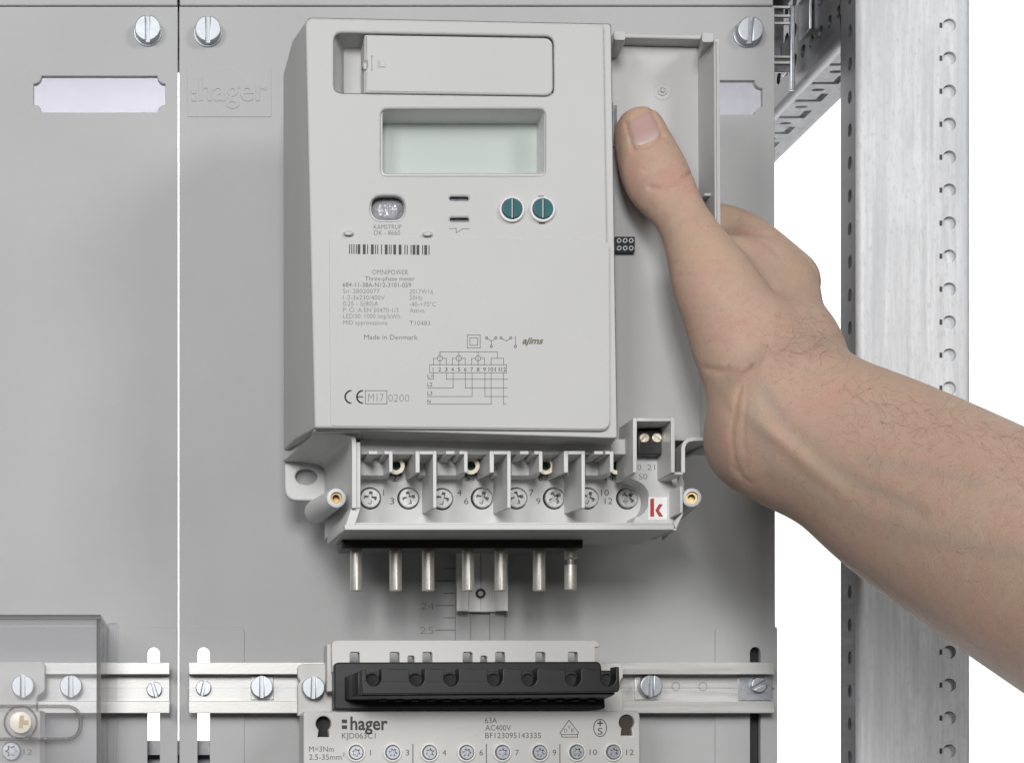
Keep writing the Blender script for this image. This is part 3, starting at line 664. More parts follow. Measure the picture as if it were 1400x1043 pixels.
# CE mark
def arc(x, y, r, a0, a1, n=12): return [(x+r*math.cos(math.radians(a0+(a1-a0)*i/n)), y-r*math.sin(math.radians(a0+(a1-a0)*i/n))) for i in range(n+1)]
strokes('conformity_mark', [arc(480.5, 542.5, 8.6, 95, 265), arc(496.5, 542.5, 8.6, 95, 265), [(489, 542.5), (495.5, 542.5)]], 2.1, HL, 'inkgrey', mt)
strokes('frame_line', [[(499.5, 534), (529, 534), (529, 552), (499.5, 552), (499.5, 534)]], .8, HL, 'inkgrey', mt)
# insulation square, switch symbols
strokes('symbol', [[(639, 458), (656.5, 458), (656.5, 475.5), (639, 475.5), (639, 458)], [(642.5, 462), (653, 462), (653, 472), (642.5, 472), (642.5, 462)],
    ringline(665.3, 462, 1.6, 10), ringline(678, 462, 1.6, 10), ringline(671.8, 473.6, 1.6, 10), [(666.5, 463), (671.8, 466.3), (677, 463)], [(671.8, 466.3), (671.8, 472)],
    ringline(685, 462, 1.6, 10), ringline(698.3, 462, 1.6, 10), [(686.4, 463), (692.4, 466.4), (697, 463)], [(704.8, 459.5), (704.8, 472)], ringline(704.8, 473.8, 1.7, 10)], .75, HL, 'inkgrey', mt)
text('ajims', 714, 470, 743, 8.5, HL, 'inkolive', mt, .03, .35)
# wiring diagram
dg = []
dg.append([(601.5, 486), (601.5, 481), (680, 481), (680, 490)]); 
for x in (601.5, 627.3, 653.7): dg += [[(x, 481), (x, 486)], ringline(x, 489.8, 3.6, 14), [(x-8.8, 499), (x-8.8, 489.8), (x-3.6, 489.8)], [(x+3.6, 489.8), (x+8.8, 489.8), (x+8.8, 499)], [(x, 493.4), (x, 500)], [(x, 488), (x, 491.5)]]
dg += [[(671.5, 499), (671.5, 489.8), (688.5, 489.8), (688.5, 499)], [(587.5, 498.5), (692.5, 498.5), (692.5, 509.5), (587.5, 509.5), (587.5, 498.5)]]
dg += [[(610.5, 509.5), (610.5, 518.3), (694, 518.3)], [(592.5, 509.5), (592.5, 518.5), (584.5, 518.5)], [(584.5, 530.3), (619.5, 530.3), (619.5, 509.5)], [(636.3, 509.5), (636.3, 530.3), (694, 530.3)], [(584.5, 542), (645.5, 542), (645.5, 509.5)], [(663, 509.5), (663, 542), (694, 542)], [(584.5, 552.3), (671.5, 552.3), (671.5, 509.5)], [(688.5, 509.5), (688.5, 552.3), (692, 552.3)]]
strokes('wiring_diagram', dg, .7, HL, 'inkgrey', mt)
for i in range(12):
    x = 592.6+8.73*i; s = str(i+1); wd = 3.4 if i < 9 else 6.4
    text(s, x-wd/2 if i else x-.8, 507.6, x+wd/2 if i else None, 5.3, HL, 'ink', mt, 0)
for s, y in (('L1', 516.6), ('L2', 528), ('L3', 540), ('N', 551)): text(s, 584.5, y, 591 if len(s) > 1 else 588.5, 5.2, HL, 'ink', mt, -.002)

# side tray (under the removed cover)
v, f = loftv([[P(x, y, 70) for x, y in rr([(800, 62), (966, 66), (966, 602), (800, 602)], 6)], [P(x, y, 42) for x, y in rr([(800, 70), (968, 74), (968, 610), (800, 610)], 6)]]); make('tray_floor', v, f, 'tray', mt, .2)
tw_ = rr([(976, 54), (984, 52), (987, 600), (979, 600)], [2, 5, 2, 2])
plate('tray_wall', [tw_], 42, 89, 'tray', mt, .35)
plate('tray_wall', [rr([(979.5, 56), (981.5, 56), (984.5, 598), (982.5, 598)], 0)], 88, 89.9, 'tray', mt, .2)
plate('tray_wall', [rr([(838, 45.5), (972, 48.5), (972, 54.5), (838, 51.5)], 1)], 66, 77, 'tray', mt, .35)
def peg_block(x0, y0, x1, y1):
    a = [P(x, y, 91) for x, y in rect(x0, y0, x1, y1, 3, 3)]
    b = [P(x, y, 84) for x, y in rect(x0-1, y0, x1-1, y1+6, 3, 3)]
    c = [P(x, y, 66) for x, y in rect(x0-7, y0+14, x1-13, y1+31, 2, 3)]
    v, f = loftv([c, b, a]); return make('hinge_block', v, f, 'tray', mt, .4)
peg_block(839.5, 43, 855, 55); peg_block(960, 45.5, 975.5, 58)
xs_ = P(905.5, 125, 70)
for r, hh in ((3.6, .25), (1.9, .5)):
    v, f = loftv([[xs_+Vector((rr2*math.cos(a), -h_, rr2*math.sin(a))) for a in [2*math.pi*i/28 for i in range(28)]] for rr2, h_ in ((r, -.1), (r-.25, hh), (r-.7, hh), (r-.95, -.1))], False, False); make('gate_mark', v, f, 'tray', mt, smooth=60)
tube('gate_nub', xs_, xs_+Vector((0, -.9, 0)), .8, .5, 'tray', mt, 16)
box('slot_frame', 838, 139, 847, 200, 70, 71.5, 'tray', mt, .2); box('slot', 839, 144, 843.5, 198, 70.2, 71.6, 'led', mt, 0)  # slot is a dark strip, shade of the opening put into the colour
hd = box('pin_header', 841, 323.5, 868, 344.5, 68, 73, 'black', mt, .2)
for i in range(3):
    for j in range(2): tube('contact', P(846.5+8.2*i, 329+10.3*j, 72.5), P(846.5+8.2*i, 329+10.3*j, 73.4), .85, .85, 'zinc', hd, 16, hole=.5, holedepth=.8)
box('tray_clip', 963, 264, 978, 268, 70, 84, 'tray', mt, .3); box('tray_clip', 975, 260, 978.5, 268, 70, 86, 'tray', mt, .3)

# terminal block
FH, WH = 60.0, 88.0
scr = [(506, 681), (558.5, 681), (604.5, 682), (659, 681), (706, 681), (757.5, 681), (803.5, 681), (857.5, 681)]
floor_o = [(478, 596), (931, 596), (931, 645), (936, 660), (936, 700), (922, 722), (478, 722)]
tf = plate('terminal_floor', [floor_o]+[circ(x, y, 15.3) for x, y in scr], 42, FH, 'meter_base', mt, .15)
phil = recessed_head('screw', 3.95, 2.2, 'cross', 2.0, 'steel')
for x, y in scr:
    o = put('terminal_screw', phil, mt, x-.6, y+.4, FH-4.2, random.uniform(0, 3.1)); 
    tube('well_shade', P(x, y, FH-6), P(x, y, FH-4.3), 4.4, 4.4, 'dark', mt, 20)  # well floor, its shade put into a near-black colour
box('lower_lip', 471, 716.3, 922, 724.3, 42, WH, 'meter_base', mt, .45)
box('lip_edge', 476, 714.2, 919, 716.6, 60, WH-1.2, 'meter_base', mt, .2)
box('upper_wall', 492, 600, 860, 621, FH, 79, 'meter_base', mt, .3)
def finwall(name, x0, x1, y0, y1, yb):
    a, b = P(x0, y1, WH), P(x1, y0, WH); zb_ = P(0, yb, FH).z
    fr_ = [(a.x, -WH, a.z), (b.x, -WH, a.z), (b.x, -WH, b.z), (a.x, -WH, b.z)]; bk_ = [(a.x, 1-FH, zb_), (b.x, 1-FH, zb_), (b.x, 1-FH, b.z), (a.x, 1-FH, b.z)]
    v, f = loftv([fr_, bk_]); return make(name, v, f, 'meter_base', mt, .3)
ul = [492, 597.5, 699, 800.5]                       # left end of every unit
wx = [532, 634.5, 737, 834]                         # right wall of every ledge
for i in range(4):
    a, b = ul[i], wx[i]
    box('ledge', a, 614, b+1, 650, FH-1, 70, 'meter_base', mt, .35)
    finwall('ledge_wall', b, b+5, 616.5, 645.5, 653)
    box('tab', a+12, 616.3, a+24, 621, 70, WH, 'meter_base', mt, .25); box('tab', b-6.5, 616.3, b+.4, 621, 70, WH-.05, 'meter_base', mt, .25)
    tube('contact_sleeve', P(b+9.5, 636.5, 55), P(b+9.5, 636.5, 68), 3.4, 3.25, 'ring', mt, 30, hole=1.75, holedepth=7)
    box('board', b-1, 624, b+17, 650, FH+.2, FH+1.5, 'pcb', mt, .05)
    if i < 3:
        c = (568, 669.5, 771)[i]
        finwall('channel_wall', c, c+6, 616.2, 646, 655)
        box('channel_top', c+5.9, 616.3, c+24.4, 621.2, FH-1, WH-.03, 'meter_base', mt, .3)
        finwall('phase_divider', c+24, c+29, 616.2, 694.5, 702)
        box('channel_back', c+5, 619, c+25, 650, FH-1, 68, 'meter_base', mt, .3)
        tube('wall_boss', P(c-4.5, 637, 68)+Vector((.6, 0, 0)), P(c-4.5, 637, 68)+Vector((-.1, 0, 0)), 3, 2.8, 'meter_base', mt, 24)
for s, x, yb in (('2', 539.5, 658), ('5', 639, 657), ('8', 739, 657), ('11', 833, 657), ('1', 525, 677.5), ('3', 536, 689), ('4', 628, 677.5), ('6', 637.5, 689), ('7', 726.5, 677.5), ('9', 736, 689), ('10', 827, 677.5), ('12', 832, 689)):
    wd = 6 if len(s) == 1 else 10.5
    text(s, x-wd/2 if s != '1' else x-1, yb, x+wd/2 if s != '1' else None, 8.4, FH+.07, 'ink', mt, -.008)
# left hood, ear and posts
fp = [(429, 587.5), (450, 587.5), (468, 588), (478, 590), (483.5, 594), (486.5, 600), (487, 612), (487, 650), (487, 694)]
mp_ = [(409, 606.5), (425, 606.5), (440, 607), (455, 609), (464, 613), (469, 619), (470, 632), (471, 665), (472, 708)]
bp = [(385.5, 626), (398, 626), (412, 626.5), (425, 628), (438, 631), (446, 637), (449, 648), (449, 685), (449, 738)]
v, f = loftv([[P(x, y, 90) for x, y in fp], [P(x, y, 62) for x, y in mp_], [P(x, y, 36) for x, y in bp]], False, False, False)
make('hood', v, f, 'meter_base', mt, 0, solid=1.5, smooth=50)
box('end_wall', 486.5, 604, 493, 694.5, FH-2, WH, 'meter_base', mt, .35)
box('hood_edge', 429, 585.5, 842, 589.5, 82, 95, 'meter_base', mt, .3)
gus = [[P(x, y, WH-.4) for x, y in ((480, 694), (493, 694), (484, 723), (471, 723))], [P(x, y, 40) for x, y in ((448, 722), (475, 722), (475, 744), (447, 744))]]
v, f = loftv(gus); make('gusset', v, f, 'meter_base', mt, .4)
plate('mounting_ear', [rr([(389.5, 620), (452, 620), (452, 684), (389.5, 684)], [6, 2, 2, 18]), circ(419, 651, 15, 28, 11)], 31, 35.5, 'meter_base', mt, .6)
box('ear_back', 400, 635, 440, 668, 29.5, 31, 'panel', mt, 0)
k = mmpp(85)
p0, p1 = P(433, 699, 33), P(460, 680.5, 85)
tube('screw_post', p0, p1, 4.9, 13.6*k, 'meter_base', mt, 36, bevel=.7, hole=8.2*k, holedepth=6)
ax_ = (p1-p0).normalized(); tube('insert', p1-ax_*5, p1-ax_*1.2, 8.0*k, 8.0*k, 'brass', mt, 28, hole=1.35, holedepth=3.5)
p0, p1 = P(925, 696, 42), P(946, 680, 85)
tube('screw_post', p0, p1, 4.4, 13.2*k, 'meter_base', mt, 36, bevel=.7, hole=8.2*k, holedepth=6)
ax_ = (p1-p0).normalized(); tube('insert', p1-ax_*5, p1-ax_*1.2, 8.0*k, 8.0*k, 'brass', mt, 28, hole=1.35, holedepth=3.5)
# right end
fp = [(931.5, 646), (931.5, 625), (931.5, 612), (934, 604), (940, 599), (949, 597.5), (970, 597.5), (987, 597.5)]
bp = [(910, 655), (910, 640), (910, 630), (913, 623), (919, 619), (928, 617.5), (945, 617.5), (962, 617.5)]
v, f = loftv([[P(x, y, 86) for x, y in fp], [P(x, y, 44) for x, y in bp]], False, False, False); make('hood', v, f, 'meter_base', mt, 0, solid=1.3, smooth=50)
box('end_wall', 930, 664, 934, 701, 50, 86, 'meter_base', mt, .35)
v, f = loftv([[P(x, y, 86) for x, y in ((921, 715), (934, 700), (934, 703), (924, 724))], [P(x, y, 44) for x, y in ((905, 720), (921, 706), (921, 712), (905, 740))]]); make('gusset', v, f, 'meter_base', mt, .3)
box('lip_tip', 921, 722, 925, 725, 60, WH, 'meter_base', mt, .2)
# auxiliary terminal
box('auxiliary_wall', 865.5, 571, 871, 646, 66, 90, 'meter_base', mt, .3); box('auxiliary_wall', 917.5, 571, 923, 646, FH+4, 90, 'meter_base', mt, .3)
box('auxiliary_top', 870.9, 571.1, 917.6, 576, FH+4, 89.97, 'meter_base', mt, .3); box('auxiliary_foot', 918, 645, 934, 649, 66, 88, 'meter_base', mt, .3)
at_ = box('auxiliary_terminal', 872.5, 588, 911, 621.5, 58, 78, 'black', mt, .5)
tiny = slotted('screw', 1.78, 1.0, .22, .5, 'ring')
for x, rt in ((880.5, .75), (897.5, -.75)): put('screw', tiny, at_, x, 599, 77.8, rt)
box('auxiliary_back', 871, 576, 918, 600, FH, 60, 'meter_base', mt, .1)
text('20', 866, 642.5, 876.5, 7.6, 72.07, 'inkgrey', mt, -.014); text('21', 885, 642.5, 895.5, 7.6, 72.07, 'inkgrey', mt, -.014); text('S0', 873.5, 655, 885, 7.6, 72.07, 'inkgrey', mt, -.014); text('-', 884.5, 630, 888, 7, 72.07, 'inkgrey', mt, -.004)
cr = [(857+32*math.cos(math.radians(a)), 683+31*math.sin(math.radians(a))) for a in range(-75, 71, 12)]; ci = [(855+26*math.cos(math.radians(a)), 681+25*math.sin(math.radians(a))) for a in range(70, -76, -12)]
plat = [(857, 651), (866, 650), (866, 592), (922, 592), (922, 646), (932, 650), (935, 660), (935, 700), (922, 716), (866, 716), (869, 706)]+[(860+28*math.cos(math.radians(a)), 682+27*math.sin(math.radians(a))) for a in range(66, -76, -10)]
plate('auxiliary_platform', [plat], FH-1, 72, 'meter_base', mt, .25)
stk = box('sticker', 886.5, 679.5, 912, 710, 72.02, 72.2, 'sticker', mt, 0)
kk = 72.28
for poly in ([(889, 682), (894.2, 681), (894.2, 706), (889, 706)], [(901, 689), (906.3, 689), (901, 697.5), (906.8, 706), (901, 706), (896, 697.5)]):
    plate('printed_letter', [poly], 72.2, kk, 'red', stk)
# contact pins and gasket
gk = box('gasket', 467, 736.5, 797.5, 749.5, 40, 58, 'black', mt, .8)
for x in (487, 541, 585.5, 640, 684.5, 737, 780):
    tube('gasket_ring', P(x, 748, 50), P(x, 751.5, 50), 3.0, 2.7, 'black', mt, 24)
    if x == 780:
        for ya, yb_, r in ((749, 764, 2.4), (764, 772, 1.3), (772, 806.5, 2.4)): tube('pin', P(x, ya, 50), P(x, yb_, 50), r, r, 'pin', mt, 24, bevel=.35)
    else: tube('pin', P(x, 749, 50), P(x, 808, 50), 2.4, 2.4, 'pin', mt, 28, bevel=.5)

# ------------------------------------------------------------------ hand and forearm
def sdf_build(chains, vox, lo, hi):
    xs = [np.arange(lo[i], hi[i], vox, dtype=np.float32) for i in range(3)]
    def seg(X, Y, Z, a, b, ra, rb, s):
        ba = (b-a)*np.array((1, 1/s, 1), np.float32); L = float(ba @ ba)      # limbs are a little flatter than wide
        px, py, pz = X-a[0], (Y-a[1])/s, Z-a[2]
        t = np.clip((px*ba[0]+py*ba[1]+pz*ba[2])/L, 0, 1)
        dx, dy, dz = px-t*ba[0], py-t*ba[1], pz-t*ba[2]
        return np.sqrt(dx*dx+dy*dy+dz*dz)-(ra+(rb-ra)*t)
    def smin(p, q, k_):
        h = np.clip(.5+.5*(p-q)/k_, 0, 1); return p*(1-h)+q*h-k_*h*(1-h)
    def ev(X, Y, Z):
        acc = None
        for segs, s, kq in chains:
            c = None
            for g in segs:
                d = seg(X, Y, Z, *g, s); c = d if c is None else np.minimum(c, d)
            acc = c if acc is None else smin(acc, c, kq)
        return acc
    def evgrid():
        shp = tuple(len(q) for q in xs); acc = np.full(shp, 60, np.float32)
        for segs, s, kq in chains:
            c = np.full(shp, 60, np.float32)
            for g in segs:
                m = max(g[2], g[3])+14; sl = []
                for i in range(3):
                    l0, h0 = min(g[0][i], g[1][i])-m, max(g[0][i], g[1][i])+m
                    sl.append(slice(max(0, int((l0-lo[i])/vox)), max(0, int((h0-lo[i])/vox)+1)))
                sl = tuple(sl); d = seg(xs[0][sl[0]][:, None, None], xs[1][sl[1]][None, :, None], xs[2][sl[2]][None, None, :], *g, s)
                c[sl] = np.minimum(c[sl], d)
            acc = smin(acc, c, kq)
        return acc
    G = evgrid(); s = G < 0
    nx, ny, nz = G.shape
    idx = -np.ones((nx-1, ny-1, nz-1), dtype=np.int64)
    cnt = np.zeros(idx.shape, np.int8)
    for i in (0, 1):
        for j in (0, 1):
            for k_ in (0, 1): cnt += s[i:nx-1+i, j:ny-1+j, k_:nz-1+k_]
    act = np.argwhere((cnt > 0) & (cnt < 8)); idx[tuple(act.T)] = np.arange(len(act))
    V = np.stack([xs[i][act[:, i]]+vox/2 for i in range(3)], 1).astype(np.float64)
    F_ = []
    for ax in range(3):
        o1, o2 = [(1, 2), (2, 0), (0, 1)][ax]
        sl0 = [slice(None)]*3; sl1 = [slice(None)]*3; sl0[ax] = slice(0, -1); sl1[ax] = slice(1, None)
        ch = np.argwhere(s[tuple(sl0)] != s[tuple(sl1)])
        ok = (ch[:, o1] > 0) & (ch[:, o2] > 0) & (ch[:, o1] < G.shape[o1]-1) & (ch[:, o2] < G.shape[o2]-1); ch = ch[ok]
        sg = s[tuple(sl0)][tuple(ch.T)]
        q = []
        for d1, d2 in ((0, 0), (-1, 0), (-1, -1), (0, -1)):
            c = ch.copy(); c[:, o1] += d1; c[:, o2] += d2; q.append(idx[tuple(c.T)])
        q = np.stack(q, 1); q[~sg] = q[~sg][:, ::-1]; F_.append(q)
    F_ = np.concatenate(F_); e = .05
    for _ in range(4):                               # settle the vertices on the surface
        d = ev(V[:, 0], V[:, 1], V[:, 2])
        g = np.stack([ev(V[:, 0]+e*(i == 0), V[:, 1]+e*(i == 1), V[:, 2]+e*(i == 2))-d for i in range(3)], 1)/e
        V -= np.clip(d, -1, 1)[:, None]*g/np.maximum((g*g).sum(1), .2)[:, None]
    return V, F_
A = lambda x, y, h: np.array(P(x, y, h), dtype=np.float32)
prims = []
def chain(nodes, s=.9, k_=6.0, sub=6):
    """limb along a smooth curve through (pixel x, pixel y, height, radius) joints"""
    q = [np.array(nd, float) for nd in nodes]; q = [2*q[0]-q[1]]+q+[2*q[-1]-q[-2]]; pts = []
    for i in range(1, len(q)-2):
        for j in range(sub):
            t = j/sub; pts.append(.5*(2*q[i]+(q[i+1]-q[i-1])*t+(2*q[i-1]-5*q[i]+4*q[i+1]-q[i+2])*t*t+(3*q[i]-q[i-1]-3*q[i+1]+q[i+2])*t**3))
    pts.append(q[-2])
    prims.append(([(A(*a[:3]), A(*b[:3]), float(a[3]), float(b[3])) for a, b in zip(pts[:-1], pts[1:])], s, k_))
# forearm, wrist
chain([(1082, 583, 120, 28.4), (1170, 620, 134, 29.8), (1260, 676, 152, 33), (1450, 785, 200, 34.8), (1720, 930, 262, 36.6)], .82, 9)
# heel of the hand and the back of the hand
chain([(1024, 604, 110, 14.8), (1060, 560, 112, 20)], .85, 7)
chain([(1096, 572, 118, 24), (1081, 491, 100, 18.8), (1067, 424, 80, 14.6), (1060, 390, 72, 11)], .85, 9)
chain([(1016, 470, 106, 15.5), (1074, 482, 98, 17)], .85, 9)
chain([(980, 395, 101, 12), (1050, 400, 84, 12)], .8, 8)
chain([(1000, 354, 90, 8.6), (1055, 363, 82, 10.4), (1080, 398, 77, 10.8)], .9, 7)
# thumb
chain([(1040, 545, 114, 15.5), (1012, 462, 108, 16.6), (970, 376, 103, 13.4), (934, 301, 94.5, 9.4), (898, 244, 86, 12.0), (880, 200, 80, 10.6), (875, 181, 78.3, 9.5)], .84, 6)
# fingers folded behind the meter
chain([(1081, 387, 50, 12.4), (1011, 320, 29, 9.4), (935, 305, 24, 8.6), (880, 312, 25, 7.6)], 1, 4)
chain([(1076, 430, 52, 11.4), (1012, 392, 26, 9.4), (930, 376, 22, 8.8), (866, 382, 23, 7.8)], 1, 3)
chain([(1066, 484, 56, 11), (1008, 450, 27, 9.2), (930, 436, 22, 8.4), (876, 440, 23, 7.6)], 1, 3)
chain([(1066, 530, 66, 11.5), (1005, 506, 29, 8.6), (940, 494, 24, 7.6), (896, 497, 25, 6.8)], 1, 3)
V, Fc = sdf_build(prims, 1.7, (155, -320, -60), (445, -8, 256))
ed = np.unique(np.sort(np.concatenate([Fc[:, [0, 1]], Fc[:, [1, 2]], Fc[:, [2, 3]], Fc[:, [3, 0]]]), 1), axis=0)
deg = np.bincount(ed.ravel(), minlength=len(V)).astype(float)
wgt = np.clip((VX+V[:, 0]*F/(D+V[:, 1])-1000)/120, .12, 1)*.6
for _ in range(28):                                  # relax the flesh
    acc = np.stack([np.bincount(ed[:, 0], V[ed[:, 1], i], len(V))+np.bincount(ed[:, 1], V[ed[:, 0], i], len(V)) for i in range(3)], 1)
    V += (acc/deg[:, None]-V)*wgt[:, None]
me = bpy.data.meshes.new('person'); me.from_pydata(V.tolist(), [], Fc.tolist())
tmp = bpy.data.objects.new('tmp', me); COL.objects.link(tmp)
sm = tmp.modifiers.new('s', 'SUBSURF'); sm.levels = 1; sm.render_levels = 1
dg_ = bpy.context.evaluated_depsgraph_get(); me2 = bpy.data.meshes.new_from_object(tmp.evaluated_get(dg_))
bpy.data.objects.remove(tmp)
n = len(me2.vertices); V = np.empty(n*3); me2.vertices.foreach_get('co', V); V = V.reshape(-1, 3)
N = np.empty(n*3); me2.vertices.foreach_get('normal', N); N = N.reshape(-1, 3)
hh = -V[:, 1]; PX = VX+V[:, 0]*F/(D-hh); PY = VY-V[:, 2]*F/(D-hh)
front = np.clip((-N[:, 1]+.15)*1.6, 0, 1)
def dist_poly(pts):
    best = np.full(n, 1e9)
    for (xa, ya), (xb, yb) in zip(pts[:-1], pts[1:]):
        dx, dy = xb-xa, yb-ya; t = np.clip(((PX-xa)*dx+(PY-ya)*dy)/(dx*dx+dy*dy), 0, 1)
        best = np.minimum(best, np.hypot(PX-xa-t*dx, PY-ya-t*dy))
    return best
disp = np.zeros(n); red = np.zeros(n); vein = np.zeros(n); pale = np.zeros(n)
def crease(pts, depth, wpx, rd=.25):
    g = np.exp(-(dist_poly(pts)/wpx)**2)*front
    global disp, red
    disp -= depth*(1. if max(p[1] for p in pts) < 300 else .95)*g; red = np.maximum(red, rd*g)
def bulge(x, y, rx, ry, amp, ang=0):
    global disp
    c, s_ = math.cos(ang), math.sin(ang); u = ((PX-x)*c+(PY-y)*s_)/rx; q = (-(PX-x)*s_+(PY-y)*c)/ry
    disp += amp*np.exp(-(u*u+q*q))*front
def stain(arr, x, y, rx, ry, amt, ang=0):
    c, s_ = math.cos(ang), math.sin(ang); u = ((PX-x)*c+(PY-y)*s_)/rx; q = (-(PX-x)*s_+(PY-y)*c)/ry
    np.maximum(arr, amt*np.exp(-(u*u+q*q))*front, out=arr)
# thumb joint creases
crease([(888, 256), (902, 257), (920, 252), (943, 238)], .95, 2.6, .7); crease([(899, 234), (912, 230), (920, 222)], .6, 2.4, .5)
crease([(878, 232), (893, 236), (908, 233)], .4, 2.4, .3); crease([(905, 263), (922, 262), (940, 256)], .35, 2.4, .25); crease([(912, 268), (930, 267), (944, 262)], .3, 2.4, .2)
crease([(915, 362), (940, 358), (985, 355)], .4, 2.6, .3); crease([(913, 380), (950, 374), (1000, 370)], .3, 2.6, .2); crease([(918, 346), (960, 340)], .1, 2, .1)
for yy in (400, 412, 426, 438): crease([(920+(yy-400)*.4, yy), (960, yy-4), (1010, yy-2)], .1, 2, .05)
crease([(940, 455), (975, 444), (1020, 438)], .22, 2.5, .45); crease([(945, 470), (985, 466), (1010, 462)], .15, 2.5, .35)
# wrist creases
crease([(964, 504), (985, 507), (1010, 506), (1024, 500)], .9, 4, .45); crease([(1012, 530), (1006, 560), (1000, 590), (1002, 625), (1012, 645)], .45, 3.5, .25)
crease([(1022, 522), (1020, 560), (1016, 600), (1022, 640)], .25, 4, .15); crease([(968, 520), (985, 540), (998, 570)], .2, 5, .05)
crease([(1000, 636), (1012, 650), (1026, 661)], .5, 3, .5)
# back of the hand: fold between thumb and index finger
crease([(1003, 318), (1022, 320), (1045, 330), (1063, 345)], .5, 5, .2)
# tendons and veins
bulge(1085, 615, 90, 12, 1.2, math.radians(40)); bulge(1050, 470, 8, 60, .5, .2); bulge(1075, 425, 10, 45, .5, -.35)
g = np.exp(-(dist_poly([(1040, 530), (1075, 585), (1120, 630), (1180, 665), (1260, 700)])/11)**2)*front; vein = np.maximum(vein, .5*g); disp -= .4*g
g = np.exp(-(dist_poly([(1060, 640), (1130, 690), (1220, 720), (1320, 745), (1420, 760)])/15)**2)*front; vein = np.maximum(vein, .42*g); disp += .25*g
g = np.exp(-(dist_poly([(1030, 560), (1040, 600), (1060, 650)])/14)**2)*front; vein = np.maximum(vein, .5*g)
g = np.exp(-(dist_poly([(1180, 630), (1260, 640), (1340, 660)])/10)**2)*front; vein = np.maximum(vein, .34*g)
# colour patches of the skin itself
for a in ((868, 235, 16, 30, .5, 0), (915, 240, 24, 14, .45, -.4), (985, 440, 26, 14, .38, 0), (980, 458, 16, 10, .35, 0), (985, 600, 16, 35, .4, 0), (1150, 560, 60, 40, .22, .4), (1290, 620, 70, 40, .25, .5), (1090, 470, 30, 40, .16, 0)): stain(red, *a)
for a in ((866, 160, 14, 14, .5), (975, 345, 40, 22, .5), (1085, 370, 18, 18, .4), (1110, 615, 50, 12, .5, .6), (1000, 545, 16, 20, .5), (1200, 530, 60, 18, .3, .4)): stain(pale, *a)
# nail bed
NA = [(855.5, 167), (890.5, 149.5), (906.5, 187), (865.5, 204.5)]
crease([NA[0], NA[3]], .7, 2.2, .3); crease([NA[3], ((NA[3][0]+NA[2][0])/2, 201), NA[2]], .55, 2.2, .5); crease([NA[2], NA[1]], .7, 2.2, .3)
V += N*disp[:, None]
base = Vector((225, -110, 60))
me2.vertices.foreach_set('co', ((V-np.array(base))*.001).ravel())
me2.update(); me2.materials.append(M['skin']); me2.shade_smooth()
ca = me2.color_attributes.new('tint', 'FLOAT_COLOR', 'POINT')
ca.data.foreach_set('color', np.stack([red, vein, pale, np.ones(n)], 1).astype(np.float32).ravel())
hand = link('person', me2, None, base)
hand['label'] = 'bare right hand and forearm gripping the side of the meter, thumb in front'; hand['category'] = 'person'
polys = np.array([p.vertices[:] for p in me2.polygons]).tolist()
bvh = BVHTree.FromPolygons(V.tolist(), polys)
eye = Vector((0, -D, 0))
def onskin(px, py):
    t = P(px, py, 0)-eye; loc, nor, i, d = bvh.ray_cast(eye, t.normalized()); return loc, nor
# thumb nail, a curved plate lying in its bed
nu, nv = 15, 17; gv, gt = [], []
ctr = None
for j in range(nv):
    for i in range(nu):
        u, q = i/(nu-1), j/(nv-1)
        uu, qq = u*2-1, q*2-1
        du, dq = uu*math.sqrt(1-.30*qq*qq*qq*qq), qq*math.sqrt(1-.34*uu*uu)       # rounded corners
        u2, q2 = (du+1)/2, (dq+1)/2
        x = (NA[0][0]*(1-u2)+NA[1][0]*u2)*(1-q2)+(NA[3][0]*(1-u2)+NA[2][0]*u2)*q2
        y = (NA[0][1]*(1-u2)+NA[1][1]*u2)*(1-q2)+(NA[3][1]*(1-u2)+NA[2][1]*u2)*q2
        loc, nor = onskin(x, y)
        if loc is None: loc, nor = P(x, y, 88), Vector((0, -1, 0))
        e = min(1-abs(uu), 1-abs(qq)*.98); gv.append(loc+Vector((0, -1, 0))*(.5*min(1, e*5)-.12)); gt.append(max(0, min(1, (q-.62)*3.2))*.75+.15*max(0, .2-q)*5)
gf = [(j*nu+i, j*nu+i+1, (j+1)*nu+i+1, (j+1)*nu+i) for j in range(nv-1) for i in range(nu-1)]
nm = bpy.data.meshes.new('thumb_nail'); nm.from_pydata([tuple((p-base)*.001) for p in gv], [], gf); nm.materials.append(M['nail'])
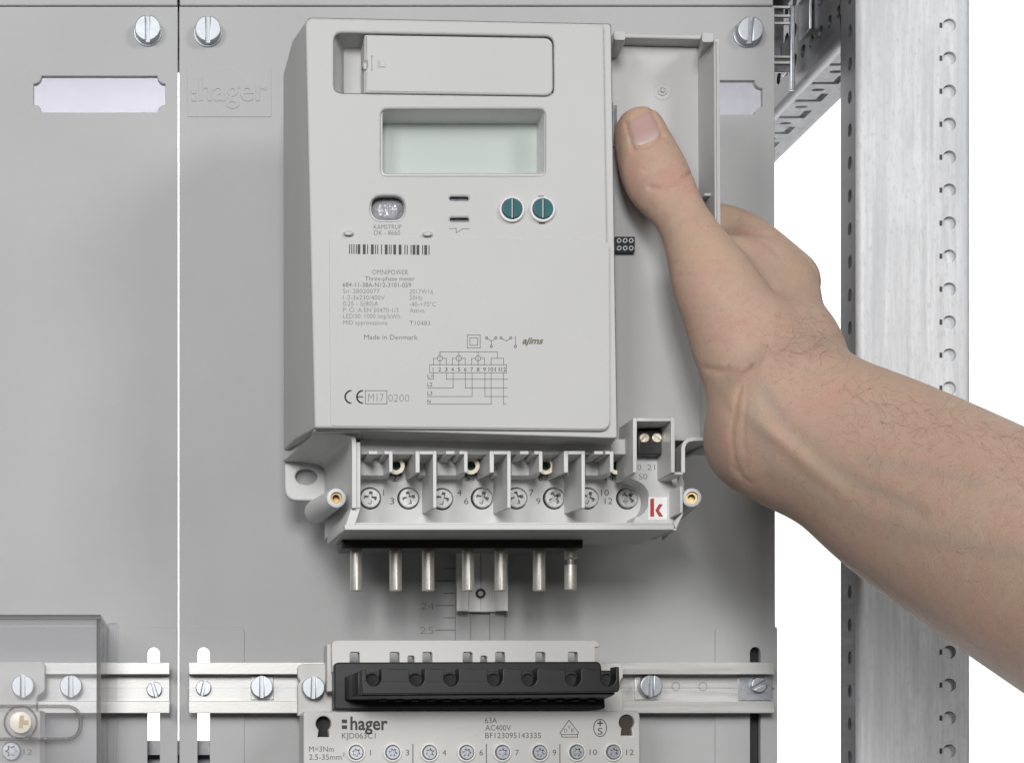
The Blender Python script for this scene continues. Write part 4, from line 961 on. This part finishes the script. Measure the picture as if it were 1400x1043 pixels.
bm2 = bmesh.new(); bm2.from_mesh(nm); bmesh.ops.recalc_face_normals(bm2, faces=bm2.faces); bm2.to_mesh(nm); bm2.free(); nm.shade_smooth()
ca = nm.color_attributes.new('tint', 'FLOAT_COLOR', 'POINT'); ca.data.foreach_set('color', np.array([(t, 0, 0, 1) for t in gt], dtype=np.float32).ravel())
link('thumb_nail', nm, hand)
# hairs on wrist and forearm
hv, hf = [], []
def hair(x, y, ang, ln, curl):
    pts = []; px_, py_ = x, y
    for i in range(7):
        loc, nor = onskin(px_, py_)
        if loc is None: break
        lift = .08+.6*(i/6)*random.uniform(.4, 1.1); pts.append(loc+nor*lift)
        px_ += math.cos(ang)*ln/6; py_ += math.sin(ang)*ln/6; ang += curl
    if len(pts) < 4: return
    for i, p in enumerate(pts):
        d = (pts[min(i+1, len(pts)-1)]-pts[max(i-1, 0)]).normalized(); u = d.orthogonal().normalized(); q = d.cross(u); r = .027*(1-.75*i/(len(pts)-1))
        b = len(hv)
        for a in (0, 2.1, 4.2): hv.append(p+u*r*math.cos(a)+q*r*math.sin(a))
        if i:
            for a in range(3): hf.append((b-3+a, b-3+(a+1) % 3, b+(a+1) % 3, b+a))
rg = random.Random(3)
for _ in range(120):
    x, y = rg.gauss(1110, 38), rg.gauss(465, 24); hair(x, y, rg.gauss(.35 if rg.random() < .6 else 2.6, .7), rg.uniform(14, 40), rg.gauss(0, .13))
for _ in range(170):
    t = rg.random(); x = 1150+t*260; y = 505+t*85+abs(rg.gauss(0, 55)); hair(x, y, rg.gauss(.1, .65), rg.uniform(14, 38), rg.gauss(.03, .12))
for _ in range(45):
    t = rg.random(); x = 1040+t*330; y = 600+t*190+rg.gauss(0, 40); hair(x, y, rg.gauss(.5, .6), rg.uniform(10, 26), rg.gauss(0, .1))
hm = bpy.data.meshes.new('arm_hair'); hm.from_pydata([tuple((p-base)*.001) for p in hv], [], hf); hm.materials.append(M['hair'])
ho = link('arm_hair', hm, hand); ho['kind'] = 'stuff'
